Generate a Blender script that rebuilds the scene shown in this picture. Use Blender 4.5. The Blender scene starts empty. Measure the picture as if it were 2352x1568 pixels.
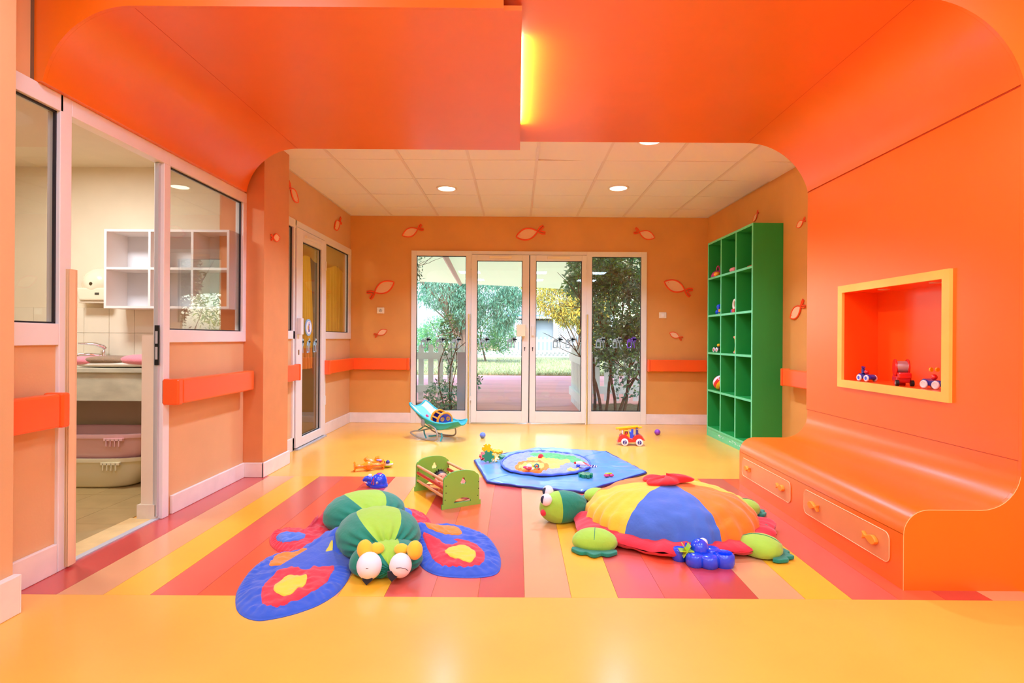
import bpy, math, random
from math import sin, cos, pi, radians, sqrt, atan2, hypot
from mathutils import Vector, Matrix
random.seed(7)
SC = bpy.context.scene
COL = SC.collection

# ---------------- camera ----------------
F, CU, CV, CH, ROLL = 1271.0, 1188.0, 777.0, 1.105, 0.0065
cd = bpy.data.cameras.new('camera'); cam = bpy.data.objects.new('camera', cd); COL.objects.link(cam)
cam.location = (0, 0, CH); cam.rotation_euler = (pi/2, -ROLL, 0)
cd.sensor_width = 36; cd.lens = F/2352*36; cd.shift_x = -12/2352; cd.shift_y = -7/2352
cd.clip_start = .05; cd.clip_end = 200
SC.camera = cam

# ---------------- world, sun, lights, exposure ----------------
W_ = bpy.data.worlds.new('world'); SC.world = W_; W_.use_nodes = True
nt = W_.node_tree; bg = nt.nodes['Background']
sky = nt.nodes.new('ShaderNodeTexSky'); sky.sky_type = 'NISHITA'; sky.sun_disc = False
sky.sun_elevation = radians(50); sky.sun_rotation = radians(200); sky.air_density = 1.2; sky.dust_density = 2.5
nt.links.new(sky.outputs[0], bg.inputs[0]); bg.inputs[1].default_value = 1.4
def lamp(kind, name, loc, rot, power, col=(1, 1, 1), **k):
    d = bpy.data.lights.new(name, kind); d.energy = power; d.color = col
    for a, b in k.items(): setattr(d, a, b)
    o = bpy.data.objects.new(name, d); COL.objects.link(o); o.location = loc; o.rotation_euler = rot
    return o
lamp('SUN', 'sun', (0, -5, 12), (radians(40), 0, radians(-18)), 2.5, (.95, .97, 1), angle=radians(.6))
# ceiling panel luminaires of the front room
PANELS = [(-1.3, 1.35), (.5, 1.35), (2.1, 1.35), (-1.3, -.6), (.5, -.6), (2.1, -.6), (-1.3, -2.5), (.5, -2.5), (2.1, -2.5)]
for px_, py_ in PANELS:
    lamp('AREA', 'luminaire_light', (px_, py_, 2.885), (0, 0, 0), 34, (.50, .67, 1), shape='SQUARE', size=.56)
# alcove ceiling: the visible downlight pair, then an extra pair added to brighten it
DOWN = [(-.757, 5.86), (1.05, 5.80), (-.757, 4.40), (1.05, 4.40)]
for dx_, dy_ in DOWN:
    lamp('AREA', 'downlight_light', (dx_, dy_, 2.672), (0, 0, 0), 38, (.46, .66, 1), shape='DISK', size=.17, spread=radians(118))
# changing room ceiling lamp; fill lamp added to brighten the curtains
lamp('AREA', 'changing_room_light', (-3.15, 3.3, 2.43), (0, 0, 0), 40, (.9, .94, 1), shape='DISK', size=.4)
lamp('AREA', 'curtain_fill_light', (-3.6, 6.3, 2.43), (0, 0, 0), 40, (1, .92, .8), shape='DISK', size=.5)
SC.view_settings.view_transform = 'Standard'; SC.view_settings.look = 'None'
SC.view_settings.exposure = -0.1; SC.view_settings.gamma = 1; SC.view_settings.use_curve_mapping = False
SC.cycles.diffuse_bounces = 5; SC.cycles.glossy_bounces = 4; SC.cycles.sample_clamp_indirect = 6
SC.cycles.caustics_reflective = False; SC.cycles.caustics_refractive = False

# ---------------- pixel / world helpers ----------------
def unroll(u, v):
    return u + ROLL*(v-CV), v - ROLL*(u-CU)
def G(u, v, z=0):                      # pixel -> point at height z
    u, v = unroll(u, v); y = F*(CH-z)/(v-CV)
    return ((u-CU)*y/F, y)
def P(u, v, y):                        # pixel -> point at depth y
    u, v = unroll(u, v)
    return Vector(((u-CU)*y/F, y, CH-(v-CV)*y/F))
def PX(u, v, x):                       # pixel -> point on plane x
    u2, v2 = unroll(u, v); return P(u, v, x*F/(u2-CU))

# ---------------- materials ----------------
def lin(c):
    return tuple((x/255/12.92 if x/255 <= .04045 else ((x/255+.055)/1.055)**2.4) for x in c)
_mats = {}
def M(name, col, rough=.5, metal=0, coat=0, var=0, vs=6, bump=0, bs=40, emit=None, es=0, spec=.5, sheen=0, trans=0, stretch=None, coatr=.1):
    if name in _mats: return _mats[name]
    m = bpy.data.materials.new(name); m.use_nodes = True; t = m.node_tree; b = t.nodes['Principled BSDF']
    c = lin(col)
    b.inputs['Base Color'].default_value = (*c, 1); b.inputs['Roughness'].default_value = rough
    b.inputs['Metallic'].default_value = metal; b.inputs['Specular IOR Level'].default_value = spec
    b.inputs['Coat Weight'].default_value = coat; b.inputs['Coat Roughness'].default_value = coatr
    b.inputs['Coat IOR'].default_value = 1.62; b.inputs['Sheen Weight'].default_value = sheen
    tc = t.nodes.new('ShaderNodeTexCoord'); src = tc.outputs['Object']
    if stretch:
        mp = t.nodes.new('ShaderNodeMapping'); mp.inputs['Scale'].default_value = stretch
        t.links.new(src, mp.inputs[0]); src = mp.outputs[0]
    if var:
        n = t.nodes.new('ShaderNodeTexNoise'); n.inputs['Scale'].default_value = vs; n.inputs['Detail'].default_value = 5
        t.links.new(src, n.inputs['Vector'])
        r = t.nodes.new('ShaderNodeValToRGB'); r.color_ramp.elements[0].position = .3; r.color_ramp.elements[1].position = .7
        r.color_ramp.elements[0].color = (*[x*(1-var) for x in c], 1); r.color_ramp.elements[1].color = (*[min(1, x*(1+var*.6)) for x in c], 1)
        t.links.new(n.outputs['Fac'], r.inputs[0]); t.links.new(r.outputs[0], b.inputs['Base Color'])
    if bump:
        n2 = t.nodes.new('ShaderNodeTexNoise'); n2.inputs['Scale'].default_value = bs; n2.inputs['Detail'].default_value = 4
        t.links.new(src, n2.inputs['Vector'])
        bp = t.nodes.new('ShaderNodeBump'); bp.inputs['Strength'].default_value = bump; bp.inputs['Distance'].default_value = .01
        t.links.new(n2.outputs['Fac'], bp.inputs['Height']); t.links.new(bp.outputs[0], b.inputs['Normal'])
    if emit:
        b.inputs['Emission Color'].default_value = (*lin(emit), 1); b.inputs['Emission Strength'].default_value = es
    if trans:                          # thin leaf / cloth translucency
        tr = t.nodes.new('ShaderNodeBsdfTranslucent'); tr.inputs[0].default_value = (*c, 1)
        mx = t.nodes.new('ShaderNodeMixShader'); mx.inputs[0].default_value = trans
        t.links.new(b.outputs[0], mx.inputs[1]); t.links.new(tr.outputs[0], mx.inputs[2])
        t.links.new(mx.outputs[0], t.nodes['Material Output'].inputs[0])
    _mats[name] = m
    return m
def glass_mat(name, tint=(1, 1, 1), refl=1.0):
    m = bpy.data.materials.new(name); m.use_nodes = True; t = m.node_tree; t.nodes.remove(t.nodes['Principled BSDF'])
    a = t.nodes.new('ShaderNodeBsdfTransparent'); a.inputs[0].default_value = (*tint, 1)
    g = t.nodes.new('ShaderNodeBsdfGlossy'); g.inputs['Roughness'].default_value = .01
    fr = t.nodes.new('ShaderNodeFresnel'); 
    ge = t.nodes.new('ShaderNodeNewGeometry'); io = t.nodes.new('ShaderNodeMapRange')   # same reflectance from both faces of the pane
    io.inputs['To Min'].default_value = 1.5; io.inputs['To Max'].default_value = 1/1.5
    t.links.new(ge.outputs['Backfacing'], io.inputs['Value']); t.links.new(io.outputs[0], fr.inputs[0])
    mu = t.nodes.new('ShaderNodeMath'); mu.operation = 'MULTIPLY'; mu.inputs[1].default_value = refl; mu.use_clamp = True
    mx = t.nodes.new('ShaderNodeMixShader')
    t.links.new(fr.outputs[0], mu.inputs[0]); t.links.new(mu.outputs[0], mx.inputs[0]); t.links.new(a.outputs[0], mx.inputs[1]); t.links.new(g.outputs[0], mx.inputs[2])
    t.links.new(mx.outputs[0], t.nodes['Material Output'].inputs[0])
    return m

ORANGE = M('orange_lacquer', (238, 110, 6), .38, coat=.6, coatr=.27, var=.05, vs=2, bump=.04, bs=14)
ORANGE2 = M('orange_rail', (255, 96, 30), .32, coat=.3, coatr=.15)
TAN = M('tan_paint', (226, 176, 124), .55, var=.05, vs=3, bump=.05, bs=90)
TAN2 = M('ochre_paint', (222, 156, 78), .55, var=.06, vs=3, bump=.05, bs=90)
WHITE = M('white_lacquered_metal', (238, 232, 226), .35, var=.02)
CREAMW = M('cream_lacquered_metal', (236, 230, 214), .38, var=.02)
SKIRT = M('white_painted_skirting', (240, 226, 214), .4, var=.06, vs=9)
CEIL = M('ceiling_board', (250, 249, 246), .8, bump=.1, bs=220)
GRID = M('ceiling_grid_metal', (225, 222, 216), .5)
DARK = M('dark_rubber_seal', (34, 30, 32), .6)
FLOORY = M('yellow_vinyl', (250, 178, 68), .42, coat=.7, coatr=.2, spec=.35, var=.07, vs=2.2, bump=.03, bs=30)
GLASS = glass_mat('window_glass', (.95, .97, .96), .85)
GLASS2 = glass_mat('partition_glass', (.93, .95, .93), 1.7)
GREEN = M('green_painted_wood', (34, 152, 62), .5, var=.08, vs=5, bump=.08, bs=60, stretch=(1, 1, .3))
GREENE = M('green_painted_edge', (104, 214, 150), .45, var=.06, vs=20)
BEIGEW = M('pale_plaster', (232, 218, 190), .7, var=.03)
ALU = M('brushed_metal', (206, 208, 210), .4, metal=.4)
BLACK = M('black_plastic', (18, 18, 20), .4)
CHROME = M('chrome', (230, 230, 232), .08, metal=1)

# ---------------- mesh builder ----------------
class B:
    def __init__(s): s.v = []; s.f = []; s.mi = []; s.cur = 0
    def mat(s, i): s.cur = i; return s
    def add(s, vs, fs):
        n = len(s.v); s.v += [tuple(p) for p in vs]
        for f in fs: s.f.append([n+i for i in f]); s.mi.append(s.cur)
        return s
    def box(s, x0, x1, y0, y1, z0, z1):
        return s.add([(x0, y0, z0), (x1, y0, z0), (x1, y1, z0), (x0, y1, z0), (x0, y0, z1), (x1, y0, z1), (x1, y1, z1), (x0, y1, z1)],
                     [(3, 2, 1, 0), (4, 5, 6, 7), (0, 1, 5, 4), (1, 2, 6, 5), (2, 3, 7, 6), (3, 0, 4, 7)])
    def obox(s, c, sz, rz=0, ry=0, rx=0):
        R = Matrix.Rotation(rz, 3, 'Z') @ Matrix.Rotation(ry, 3, 'Y') @ Matrix.Rotation(rx, 3, 'X'); c = Vector(c)
        n = [(x, y, z) for z in (-.5, .5) for x, y in ((-.5, -.5), (.5, -.5), (.5, .5), (-.5, .5))]
        return s.add([c + R @ Vector((a*sz[0], b*sz[1], d*sz[2])) for a, b, d in n],
                     [(3, 2, 1, 0), (4, 5, 6, 7), (0, 1, 5, 4), (1, 2, 6, 5), (2, 3, 7, 6), (3, 0, 4, 7)])
    def prism(s, pts, a0, a1, axis='y'):
        # pts: 2D outline, extruded along axis from a0 to a1
        mk = {'y': lambda p, a: (p[0], a, p[1]), 'x': lambda p, a: (a, p[0], p[1]), 'z': lambda p, a: (p[0], p[1], a)}[axis]
        n = len(pts); vs = [mk(p, a0) for p in pts] + [mk(p, a1) for p in pts]
        fs = [(i, (i+1) % n, n+(i+1) % n, n+i) for i in range(n)] + [tuple(range(n))[::-1], tuple(range(n, 2*n))]
        return s.add(vs, fs)
    def tube(s, path, r, n=10, cap=True, closed=False):
        path = [Vector(p) for p in path]; N = len(path); rr = r if isinstance(r, (list, tuple)) else [r]*N
        vs = []; up = None
        for i, p in enumerate(path):
            a = path[(i-1) % N] if (i or closed) else p; b = path[(i+1) % N] if (i < N-1 or closed) else p
            t = (b-a); t = t.normalized() if t.length > 1e-9 else Vector((0, 0, 1))
            if up is None:
                up = Vector((0, 0, 1)) if abs(t.z) < .9 else Vector((1, 0, 0))
            e1 = up - t*up.dot(t)
            if e1.length < 1e-6: e1 = Vector((1, 0, 0)) - t*t.x
            e1.normalize(); e2 = t.cross(e1); up = e1
            vs += [p + rr[i]*(cos(2*pi*k/n)*e1 + sin(2*pi*k/n)*e2) for k in range(n)]
        fs = []
        for i in range(N if closed else N-1):
            j = (i+1) % N
            for k in range(n):
                fs.append((i*n+k, i*n+(k+1) % n, j*n+(k+1) % n, j*n+k))
        if cap and not closed: fs += [tuple(range(n))[::-1], tuple(range((N-1)*n, N*n))]
        return s.add(vs, fs)
    def lathe(s, prof, c=(0, 0, 0), n=24, axis='z', sx=1, sy=1, cap=True):
        c = Vector(c); vs = []
        for r, h in prof:
            for k in range(n):
                a = 2*pi*k/n; x, y = r*cos(a)*sx, r*sin(a)*sy
                q = {'z': (x, y, h), 'x': (h, x, y), 'y': (x, h, y)}[axis]
                vs.append(c+Vector(q))
        fs = [(i*n+k, i*n+(k+1) % n, (i+1)*n+(k+1) % n, (i+1)*n+k) for i in range(len(prof)-1) for k in range(n)]
        if cap: fs += [tuple(range(n))[::-1], tuple(range((len(prof)-1)*n, len(prof)*n))]
        return s.add(vs, fs)
    def ell(s, c, r, n=20, m=12, R=None, fn=None):
        c = Vector(c); r = (r, r, r) if not isinstance(r, (tuple, list)) else r; vs = []; R = R or Matrix.Identity(3)
        for i in range(m+1):
            ph = pi*i/m
            for k in range(n):
                th = 2*pi*k/n; d = Vector((sin(ph)*cos(th), sin(ph)*sin(th), cos(ph))); g = fn(d) if fn else 1
                vs.append(c + R @ Vector((d.x*r[0]*g, d.y*r[1]*g, d.z*r[2]*g)))
        return s.add(vs, [(i*n+k, (i+1)*n+k, (i+1)*n+(k+1) % n, i*n+(k+1) % n) for i in range(m) for k in range(n)])
    def sheet(s, fn, nu, nv, cu=False):
        vs = [fn(i/nu, j/nv) for j in range(nv+1) for i in range(nu + (0 if cu else 1))]; w = nu + (0 if cu else 1)
        fs = [(j*w+i, j*w+(i+1) % w, (j+1)*w+(i+1) % w, (j+1)*w+i) for j in range(nv) for i in range(nu)]
        return s.add(vs, fs)
    def build(s, name, mats, parent=None, smooth=False, bevel=0, loc=None, solid=0, angle=35, **props):
        me = bpy.data.meshes.new(name); me.from_pydata(s.v, [], s.f)
        mats = mats if isinstance(mats, (list, tuple)) else [mats]
        for m in mats: me.materials.append(m)
        me.polygons.foreach_set('material_index', s.mi)
        me.validate(); me.update()
        import bmesh
        bm = bmesh.new(); bm.from_mesh(me); bmesh.ops.remove_doubles(bm, verts=bm.verts, dist=1e-6)
        if len(bm.faces) < 60000: bmesh.ops.recalc_face_normals(bm, faces=bm.faces)
        bm.to_mesh(me); bm.free()
        if smooth:
            me.polygons.foreach_set('use_smooth', [True]*len(me.polygons))
            if angle < 180: me.set_sharp_from_angle(angle=radians(angle))
        o = bpy.data.objects.new(name, me); COL.objects.link(o)
        if parent: o.parent = parent
        if loc: o.location = loc
        if solid:
            md = o.modifiers.new('s', 'SOLIDIFY'); md.thickness = solid; md.offset = 0
        if bevel:
            md = o.modifiers.new('b', 'BEVEL'); md.width = bevel; md.segments = 2; md.limit_method = 'ANGLE'; md.angle_limit = radians(40)
            md.harden_normals = False
        for k, x in props.items(): o[k] = x
        return o
def thing(name, label=None, cat=None, loc=(0, 0, 0), rz=0, group=None, rot=None, scale=1, parent=None, **props):
    o = bpy.data.objects.new(name, None); COL.objects.link(o); o.location = loc
    o.rotation_euler = rot or (0, 0, rz); o.scale = (scale,)*3; o.empty_display_size = .05
    if parent: o.parent = parent
    if label: o['label'] = label
    if cat: o['category'] = cat
    if group: o['group'] = group
    for k, x in props.items(): o[k] = x
    return o
def tag(o, label, cat, group=None):
    o['label'] = label; o['category'] = cat
    if group: o['group'] = group
    return o
def bx(name, mats, parent, *c, bevel=0, **k): return B().box(*c).build(name, mats, parent, bevel=bevel, **k)
def dup(root, loc=None, rz=None, label=None, group=None, parent=None):
    r = root.copy(); COL.objects.link(r)
    if parent: r.parent = parent
    if loc is not None: r.location = loc
    if rz is not None: r.rotation_euler = (0, 0, rz)
    if label: r['label'] = label
    if group: r['group'] = group
    for ch in list(root.children):
        c = ch.copy(); COL.objects.link(c); c.parent = r
        for g in list(ch.children):
            d = g.copy(); COL.objects.link(d); d.parent = c
    return r
ST = dict(kind='structure')
def rrect(x0, x1, y0, y1, r, n=5):
    pts = []
    for cx, cy, a in ((x1-r, y0+r, -90), (x1-r, y1-r, 0), (x0+r, y1-r, 90), (x0+r, y0+r, 180)):
        for k in range(n+1):
            t = radians(a + 90*k/n); pts.append((cx+r*cos(t), cy+r*sin(t)))
    return pts
def arc(cx, cy, r, a0, a1, n): return [(cx+r*cos(radians(a0+(a1-a0)*k/n)), cy+r*sin(radians(a0+(a1-a0)*k/n))) for k in range(n+1)]
# ================= SETTING =================
YB = 7.2; XL = -2.155; XR = 2.24
# floor: base slab, yellow sheets and one object per coloured strip
fl = B().box(-2.4, 3.3, -4.1, 7.35, -.12, -.004).build('floor', FLOORY, **ST)
bx('floor_sheet', FLOORY, fl, -2.2, 3.3, -4.1, 2.362, -.004, 0)
bx('floor_sheet', FLOORY, fl, -2.2, 2.6, 4.398, 7.25, -.004, 0)
STR = [M('vinyl_peach', (226, 160, 108), .34, coat=.8, coatr=.2, var=.05, vs=3), M('vinyl_amber', (252, 184, 44), .34, coat=.8, coatr=.2, var=.05, vs=3),
       M('vinyl_brick', (214, 92, 76), .34, coat=.8, coatr=.2, var=.06, vs=3), M('vinyl_orange_red', (244, 92, 56), .34, coat=.8, coatr=.2, var=.05, vs=3),
       M('vinyl_red', (200, 62, 56), .34, coat=.8, coatr=.2, var=.06, vs=3)]
for k in range(-11, 16):
    a = .0387+.2*k; b = a+.2
    if k == -11: a = -2.2
    bx('floor_strip', STR[k % 5], fl, a+.0008, b-.0008, 2.3628, 4.3972, -.004, .0)
# near-left wall and left partition wall
wl = B()
wl.box(-2.35, -2.0, -4, 2.2, 0, 2.9)
wl.box(-2.35, XL, 2.2, 4.38, 2.235, 2.9)
wl.build('wall_left', TAN, **ST)
lw = B(); lw.box(-2.25, XL, 2.2, 2.583, 0, 1.066); lw.box(-2.25, XL, 3.395, 4.38, 0, 1.066)
LW = lw.build('wall_left_low', [TAN], **ST)
bx('wall_end', BEIGEW, LW, -2.262, -2.172, 3.335, 3.40, .075, 1.11)
bx('wall_end_plinth', M('pale_marble', (226, 214, 192), .4, var=.1, vs=14), LW, -2.28, -2.168, 3.325, 3.40, 0, .09)
# pillar between partition and alcove
B().box(-2.35, -2.0, 4.36, 4.83, 0, 2.9).build('wall_pillar', M('tan_paint_pillar', (220, 142, 84), .55, var=.05, bump=.05, bs=90), **ST)
# alcove left wall round the door set (door set y 5.0..7.17)
aw = B(); aw.box(-2.28, -2.178, 4.83, 7.2, 2.24, 2.9); aw.box(-2.28, -2.178, 4.83, 5.375, 0, 1.09); aw.box(-2.28, -2.178, 6.22, 7.2, 0, 1.09)
aw.build('wall_alcove_left', TAN, **ST)
# back wall with opening x -1.378..1.676 z 0..2.235
bw = B(); bw.box(-2.28, -1.378, 7.2, 7.4, 0, 2.9); bw.box(1.676, 2.75, 7.2, 7.4, 0, 2.9); bw.box(-1.378, 1.676, 7.2, 7.4, 2.235, 2.9)
BW = bw.build('wall_back', TAN2, **ST)
# alcove right wall (slightly skewed in plan)
B().prism([(2.474, 7.2), (2.75, 7.2), (2.75, 4.28), (2.552, 4.28)], 0, 2.9, 'z').build('wall_alcove_right', TAN2, **ST)
# front room remaining walls
B().box(3.2, 3.35, -4, 2.47, 0, 2.95).build('wall_right', TAN, **ST)
rw = B(); rw.box(-2.35, 3.35, -4.15, -4, 0, 2.95); rw.build('wall_front', TAN, **ST)
# orange portal: side wall panel, end faces, cove ceilings
OP = B()
pts = [(2.24, .573), (2.24, .838-.05)]
def ring(y0, y1): pass
# wall panel split around niche opening y 2.90..3.79, z .838...1.4315
for (a, b, c, d) in ((2.47, 4.28, .573, .822), (2.47, 4.28, 1.4475, 2.245), (2.47, 2.884, .822, 1.4475), (3.806, 4.28, .822, 1.4475)):
    OP.box(2.24, 2.255, a, b, c, d)
OP.build('wall_portal_right', ORANGE, **ST)
Rr = .4926; cx, cz = 1.762, 2.627-Rr
ac = arc(cx, cz, Rr, 14, 90, 26)
prof = ac + [(0.005, 2.627), (0.005, 2.645)] + [(x, 2.645) for x in (1.7,)] + [(2.3, 2.645), (2.3, 2.245)]
B().prism([(0.005, 2.627)]+ac[::-1]+[(2.262, 2.247), (2.262, 2.645), (.005, 2.645)], 2.47, 4.28, 'y').build('ceiling_cove_right', ORANGE, smooth=True, **ST)
bx('trim_1', ORANGE, None, -.07, .006, 2.47, 4.28, 2.627, 2.645, **ST)
Rl = .40; cxl, czl = -1.715, 2.568-Rl
al = arc(cxl, czl, Rl, 90, 171, 22)
B().prism([(.012, 2.568)]+al+[(-2.15, 2.232), (-2.15, 2.59), (.012, 2.59)], 2.47, 4.30, 'y').build('ceiling_cove_left', ORANGE, smooth=True, **ST)
# fascia boards towards the front room (plane y 2.45..2.47)
FA = B()
L = [(-2.15, 2.95), (-2.15, 2.232)] + al[::-1] + [(-.07, 2.568), (-.07, 2.95)]
FA.prism(L, 2.452, 2.4695, 'y')
FA.prism([(-.07, 2.95), (-.07, 2.645), (.006, 2.645), (.006, 2.627)] + ac[::-1] + [(2.24, .30), (3.2, .30), (3.2, 2.95)], 2.452, 2.4695, 'y')
FA.build('wall_portal_fascia', ORANGE, **ST)
bx('gap_shade_strip', M('gap_shadow_grey', (120, 90, 60), .8), None, -2.156, -2.149, 2.440, 2.452, 2.235, 2.9, **ST)  # thin strip coloured as the shade in the gap beside the fascia
# joint lines
bx('trim_3', M('joint_line', (190, 45, 0), .6), None, 2.2385, 2.2405, 2.47, 4.28, .5725, .5745, **ST)
bx('trim_4', _mats['joint_line'], None, 1.762, 1.7635, 2.47, 4.28, 2.6262, 2.6275, **ST)
bx('trim_5', _mats['joint_line'], None, 2.2365, 2.2395, 2.47, 4.28, 2.2445, 2.247, **ST)
bx('trim_6', _mats['joint_line'], None, -1.7155, -1.7142, 2.47, 4.30, 2.5672, 2.5685, **ST)
# fluorescent tube hidden above the left cove board
ft = thing('tube_lamp', 'glowing fluorescent tube above the edge of the orange cove ceiling', 'lamp', (-.005, 3.355, 2.608))
B().lathe([(.0125, -.56), (.0125, .56)], n=14, axis='y').build('tube', M('tube_glow', (255, 240, 200), .4, emit=(255, 236, 190), es=260), ft, smooth=True)
for s in (-1, 1): B().lathe([(.013, s*.56), (.013, s*.59)], n=14, axis='y').build('tube_cap', ALU, ft, smooth=True)
bx('batten', WHITE, ft, -.055, -.02, -.6, .6, -.018, .014)
# alcove ceiling tiles
ce = B().box(-2.3, 2.75, 4.2, 7.3, 2.72, 2.78).build('ceiling', GRID, **ST)
gx = [-2.178] + [.164+.6*k for k in range(-3, 4)] + [2.56]
gy = [7.2, 6.727, 6.127, 5.527, 4.927, 4.327, 4.2]
rnd = random.Random(3)
for i in range(len(gx)-1):
    for j in range(len(gy)-1):
        x0, x1 = gx[i]+.011, gx[i+1]-.011; y1, y0 = gy[j]-.005, gy[j+1]+.005
        cxm, cym = (x0+x1)/2, (y0+y1)/2
        o = B().box(x0-cxm, x1-cxm, y0-cym, y1-cym, -.008, .012).build('ceiling_tile', CEIL, ce, loc=(cxm, cym, 2.70))
        o.rotation_euler = (rnd.uniform(-.004, .004), rnd.uniform(-.004, .004), 0)
        if (i, j) == (7, 0): o.rotation_euler = (.008, -.02, .004)
        if (i, j) in ((4, 4), (7, 3)): o.rotation_euler = (0, .022, 0)
for x in gx[1:-1]: bx('grid_bar', WHITE, ce, x-.0125, x+.0125, 4.2, 7.19, 2.6865, 2.6905)
for y in gy[1:-1]: bx('grid_bar', M('seam_bar_beige', (196, 168, 150), .7), ce, -2.178, 2.50, y-.006, y+.006, 2.6955, 2.699)
bx('grid_bar', GRID, ce, -2.178, -2.160, 4.83, 7.2, 2.690, 2.694)
o = bx('grid_bar', GRID, ce, -.009, .009, -1.46, 1.46, -.002, .002); o.location = (2.504, 5.74, 2.692); o.rotation_euler = (0, 0, .0267)
bx('grid_bar', GRID, ce, -2.178, 2.474, 7.19, 7.2, 2.688, 2.694)
for (x, y) in DOWN:
    d = thing('downlight', 'glowing round recessed ceiling downlight, ' + ('left' if x < 0 else 'right') + (' one of the visible pair' if y > 5 else ' one added by the orange cove edge for extra light'), 'lamp', (x, y, 2.692), group='alcove downlights')
    B().lathe([(.088, .004), (.11, .0), (.112, -.006), (.095, -.012), (.088, -.008)], n=32, cap=False).build('rim', WHITE, d, smooth=True)
    B().lathe([(.086, -.0095), (.086, -.0100)], n=32).build('diffuser', M('downlight_glow', (255, 250, 235), .5, emit=(255, 248, 230), es=5), d)
# front room ceiling
cf = B().box(-2.35, 3.35, -4.15, 2.47, 2.96, 3.05).build('ceiling_front', GRID, **ST)
fx = [-2.35+.6*k for k in range(10)]+[3.3]; fy = [2.45-.6*k for k in range(11)]+[-4.1]
for i in range(len(fx)-1):
    for j in range(len(fy)-1):
        mx, my = (fx[i]+fx[i+1])/2, (fy[j]+fy[j+1])/2
        bx('ceiling_tile', CEIL, cf, fx[i]+.008, fx[i+1]-.008, fy[j+1]+.008, fy[j]-.008, 2.925, 2.96)
for k, (x, y) in enumerate(PANELS):
    d = thing('ceiling_luminaire', 'square ceiling light panel of the front room, ' + ('row nearest the orange portal', 'middle row', 'row farthest from the portal')[k//3] + (', left', ', centre', ', right')[k % 3], 'lamp', (x, y, 2.9), group='square light panels over the front room')
    f = B()
    for a, b, c, e in ((-.3, .3, -.3, -.28), (-.3, .3, .28, .3), (-.3, -.28, -.28, .28), (.28, .3, -.28, .28)): f.box(a, b, c, e, -.014, .022)
    f.build('frame', WHITE, d)
    bx('diffuser', M('panel_glow', (240, 246, 255), .5, emit=(235, 244, 255), es=3), d, -.28, .28, -.28, .28, 0, .004)
# skirtings
def skirt(name, boxes):
    for n_, c in enumerate(boxes):
        b = B(); b.box(*c); b.build(name if n_ == 0 else name, SKIRT, bevel=.004, **ST)
skirt('baseboard_left', [(-2.0, -1.968, -4, 2.2, 0, .155), (-2.0, -1.968, 2.2-.0, 2.205, 0, .155), (-2.155, -2.135, 2.205, 2.578, 0, .135), (-2.155, -2.135, 3.44, 4.36, 0, .115)])
skirt('baseboard_pillar', [(-2.137, -1.985, 4.343, 4.36, 0, .115), (-2.0, -1.980, 4.343, 4.84, 0, .115), (-2.178, -2.16, 4.84, 5.375, 0, .13)])
skirt('baseboard_alcove_left', [(-2.178, -2.16, 6.235, 7.2, 0, .13)])
skirt('baseboard_back', [(-2.178, -1.378, 7.18, 7.2, 0, .13), (1.676, 2.474, 7.18, 7.2, 0, .13)])
# roof over the whole house, added unseen to keep the sun out
B().box(-6, 4.5, -4.6, 7.4, 3.06, 3.3).build('sun_blocker_roof', BEIGEW, **ST)

# ---------- left glazed partition ----------
def pane(parent, mat, *c): return bx('glass_pane', mat, parent, *c)
def rebate(parent, axis, a0, a1, z0, z1, p):
    # dark seal round a pane; axis x -> plane x=p, spans y a0..a1
    b = B(); w = .008
    for (c0, c1, d0, d1) in ((a0, a1, z0, z0+w), (a0, a1, z1-w, z1), (a0, a0+w, z0, z1), (a1-w, a1, z0, z1)):
        if axis == 'x': b.box(p-.006, p+.006, c0, c1, d0, d1)
        else: b.box(c0, c1, p-.006, p+.006, d0, d1)
    return b.build('seal', DARK, parent)
FX0, FX1 = -2.20, -2.138
w1 = thing('window_1', loc=(0, 0, 0), **ST)
bx('frame_rail', WHITE, w1, FX0, FX1, 2.2, 2.60, 2.152, 2.232, bevel=.003)
bx('frame_rail', WHITE, w1, FX0, FX1, 2.2, 2.583, 1.06, 1.160, bevel=.003)
pane(w1, GLASS2, -2.172, -2.168, 2.2, 2.585, 1.16, 2.152); rebate(w1, 'x', 2.2, 2.583, 1.160, 2.152, -2.162)
d1 = thing('door_1', **ST)
bx('frame_post', WHITE, d1, FX0, FX1, 2.583, 2.650, 0, 2.232, bevel=.003)
bx('frame_rail', WHITE, d1, FX0, FX1, 2.650, 3.40, 2.152, 2.232, bevel=.003)
bx('frame_post', WHITE, d1, FX0, FX1, 3.345, 3.405, 0, 2.152, bevel=.003)
for q in (0, .009): bx('track_profile', ALU, d1, -2.19+q*2, -2.178+q*2, 3.334-q, 3.345, .02, 2.15)
bx('latch_plate', BLACK, d1, -2.175, -2.150, 3.318, 3.328, .93, 1.17)
for z in (.965, 1.06): bx('latch_bolt', ALU, d1, -2.170, -2.156, 3.3165, 3.319, z, z+.075)
bx('threshold', M('pale_marble_sill', (222, 190, 128), .45, var=.12, vs=10), d1, -2.33, -2.19, 2.65, 3.345, -.004, .006)
bx('threshold_rail', ALU, d1, -2.19, -2.155, 2.65, 3.345, -.004, .007)
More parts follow.
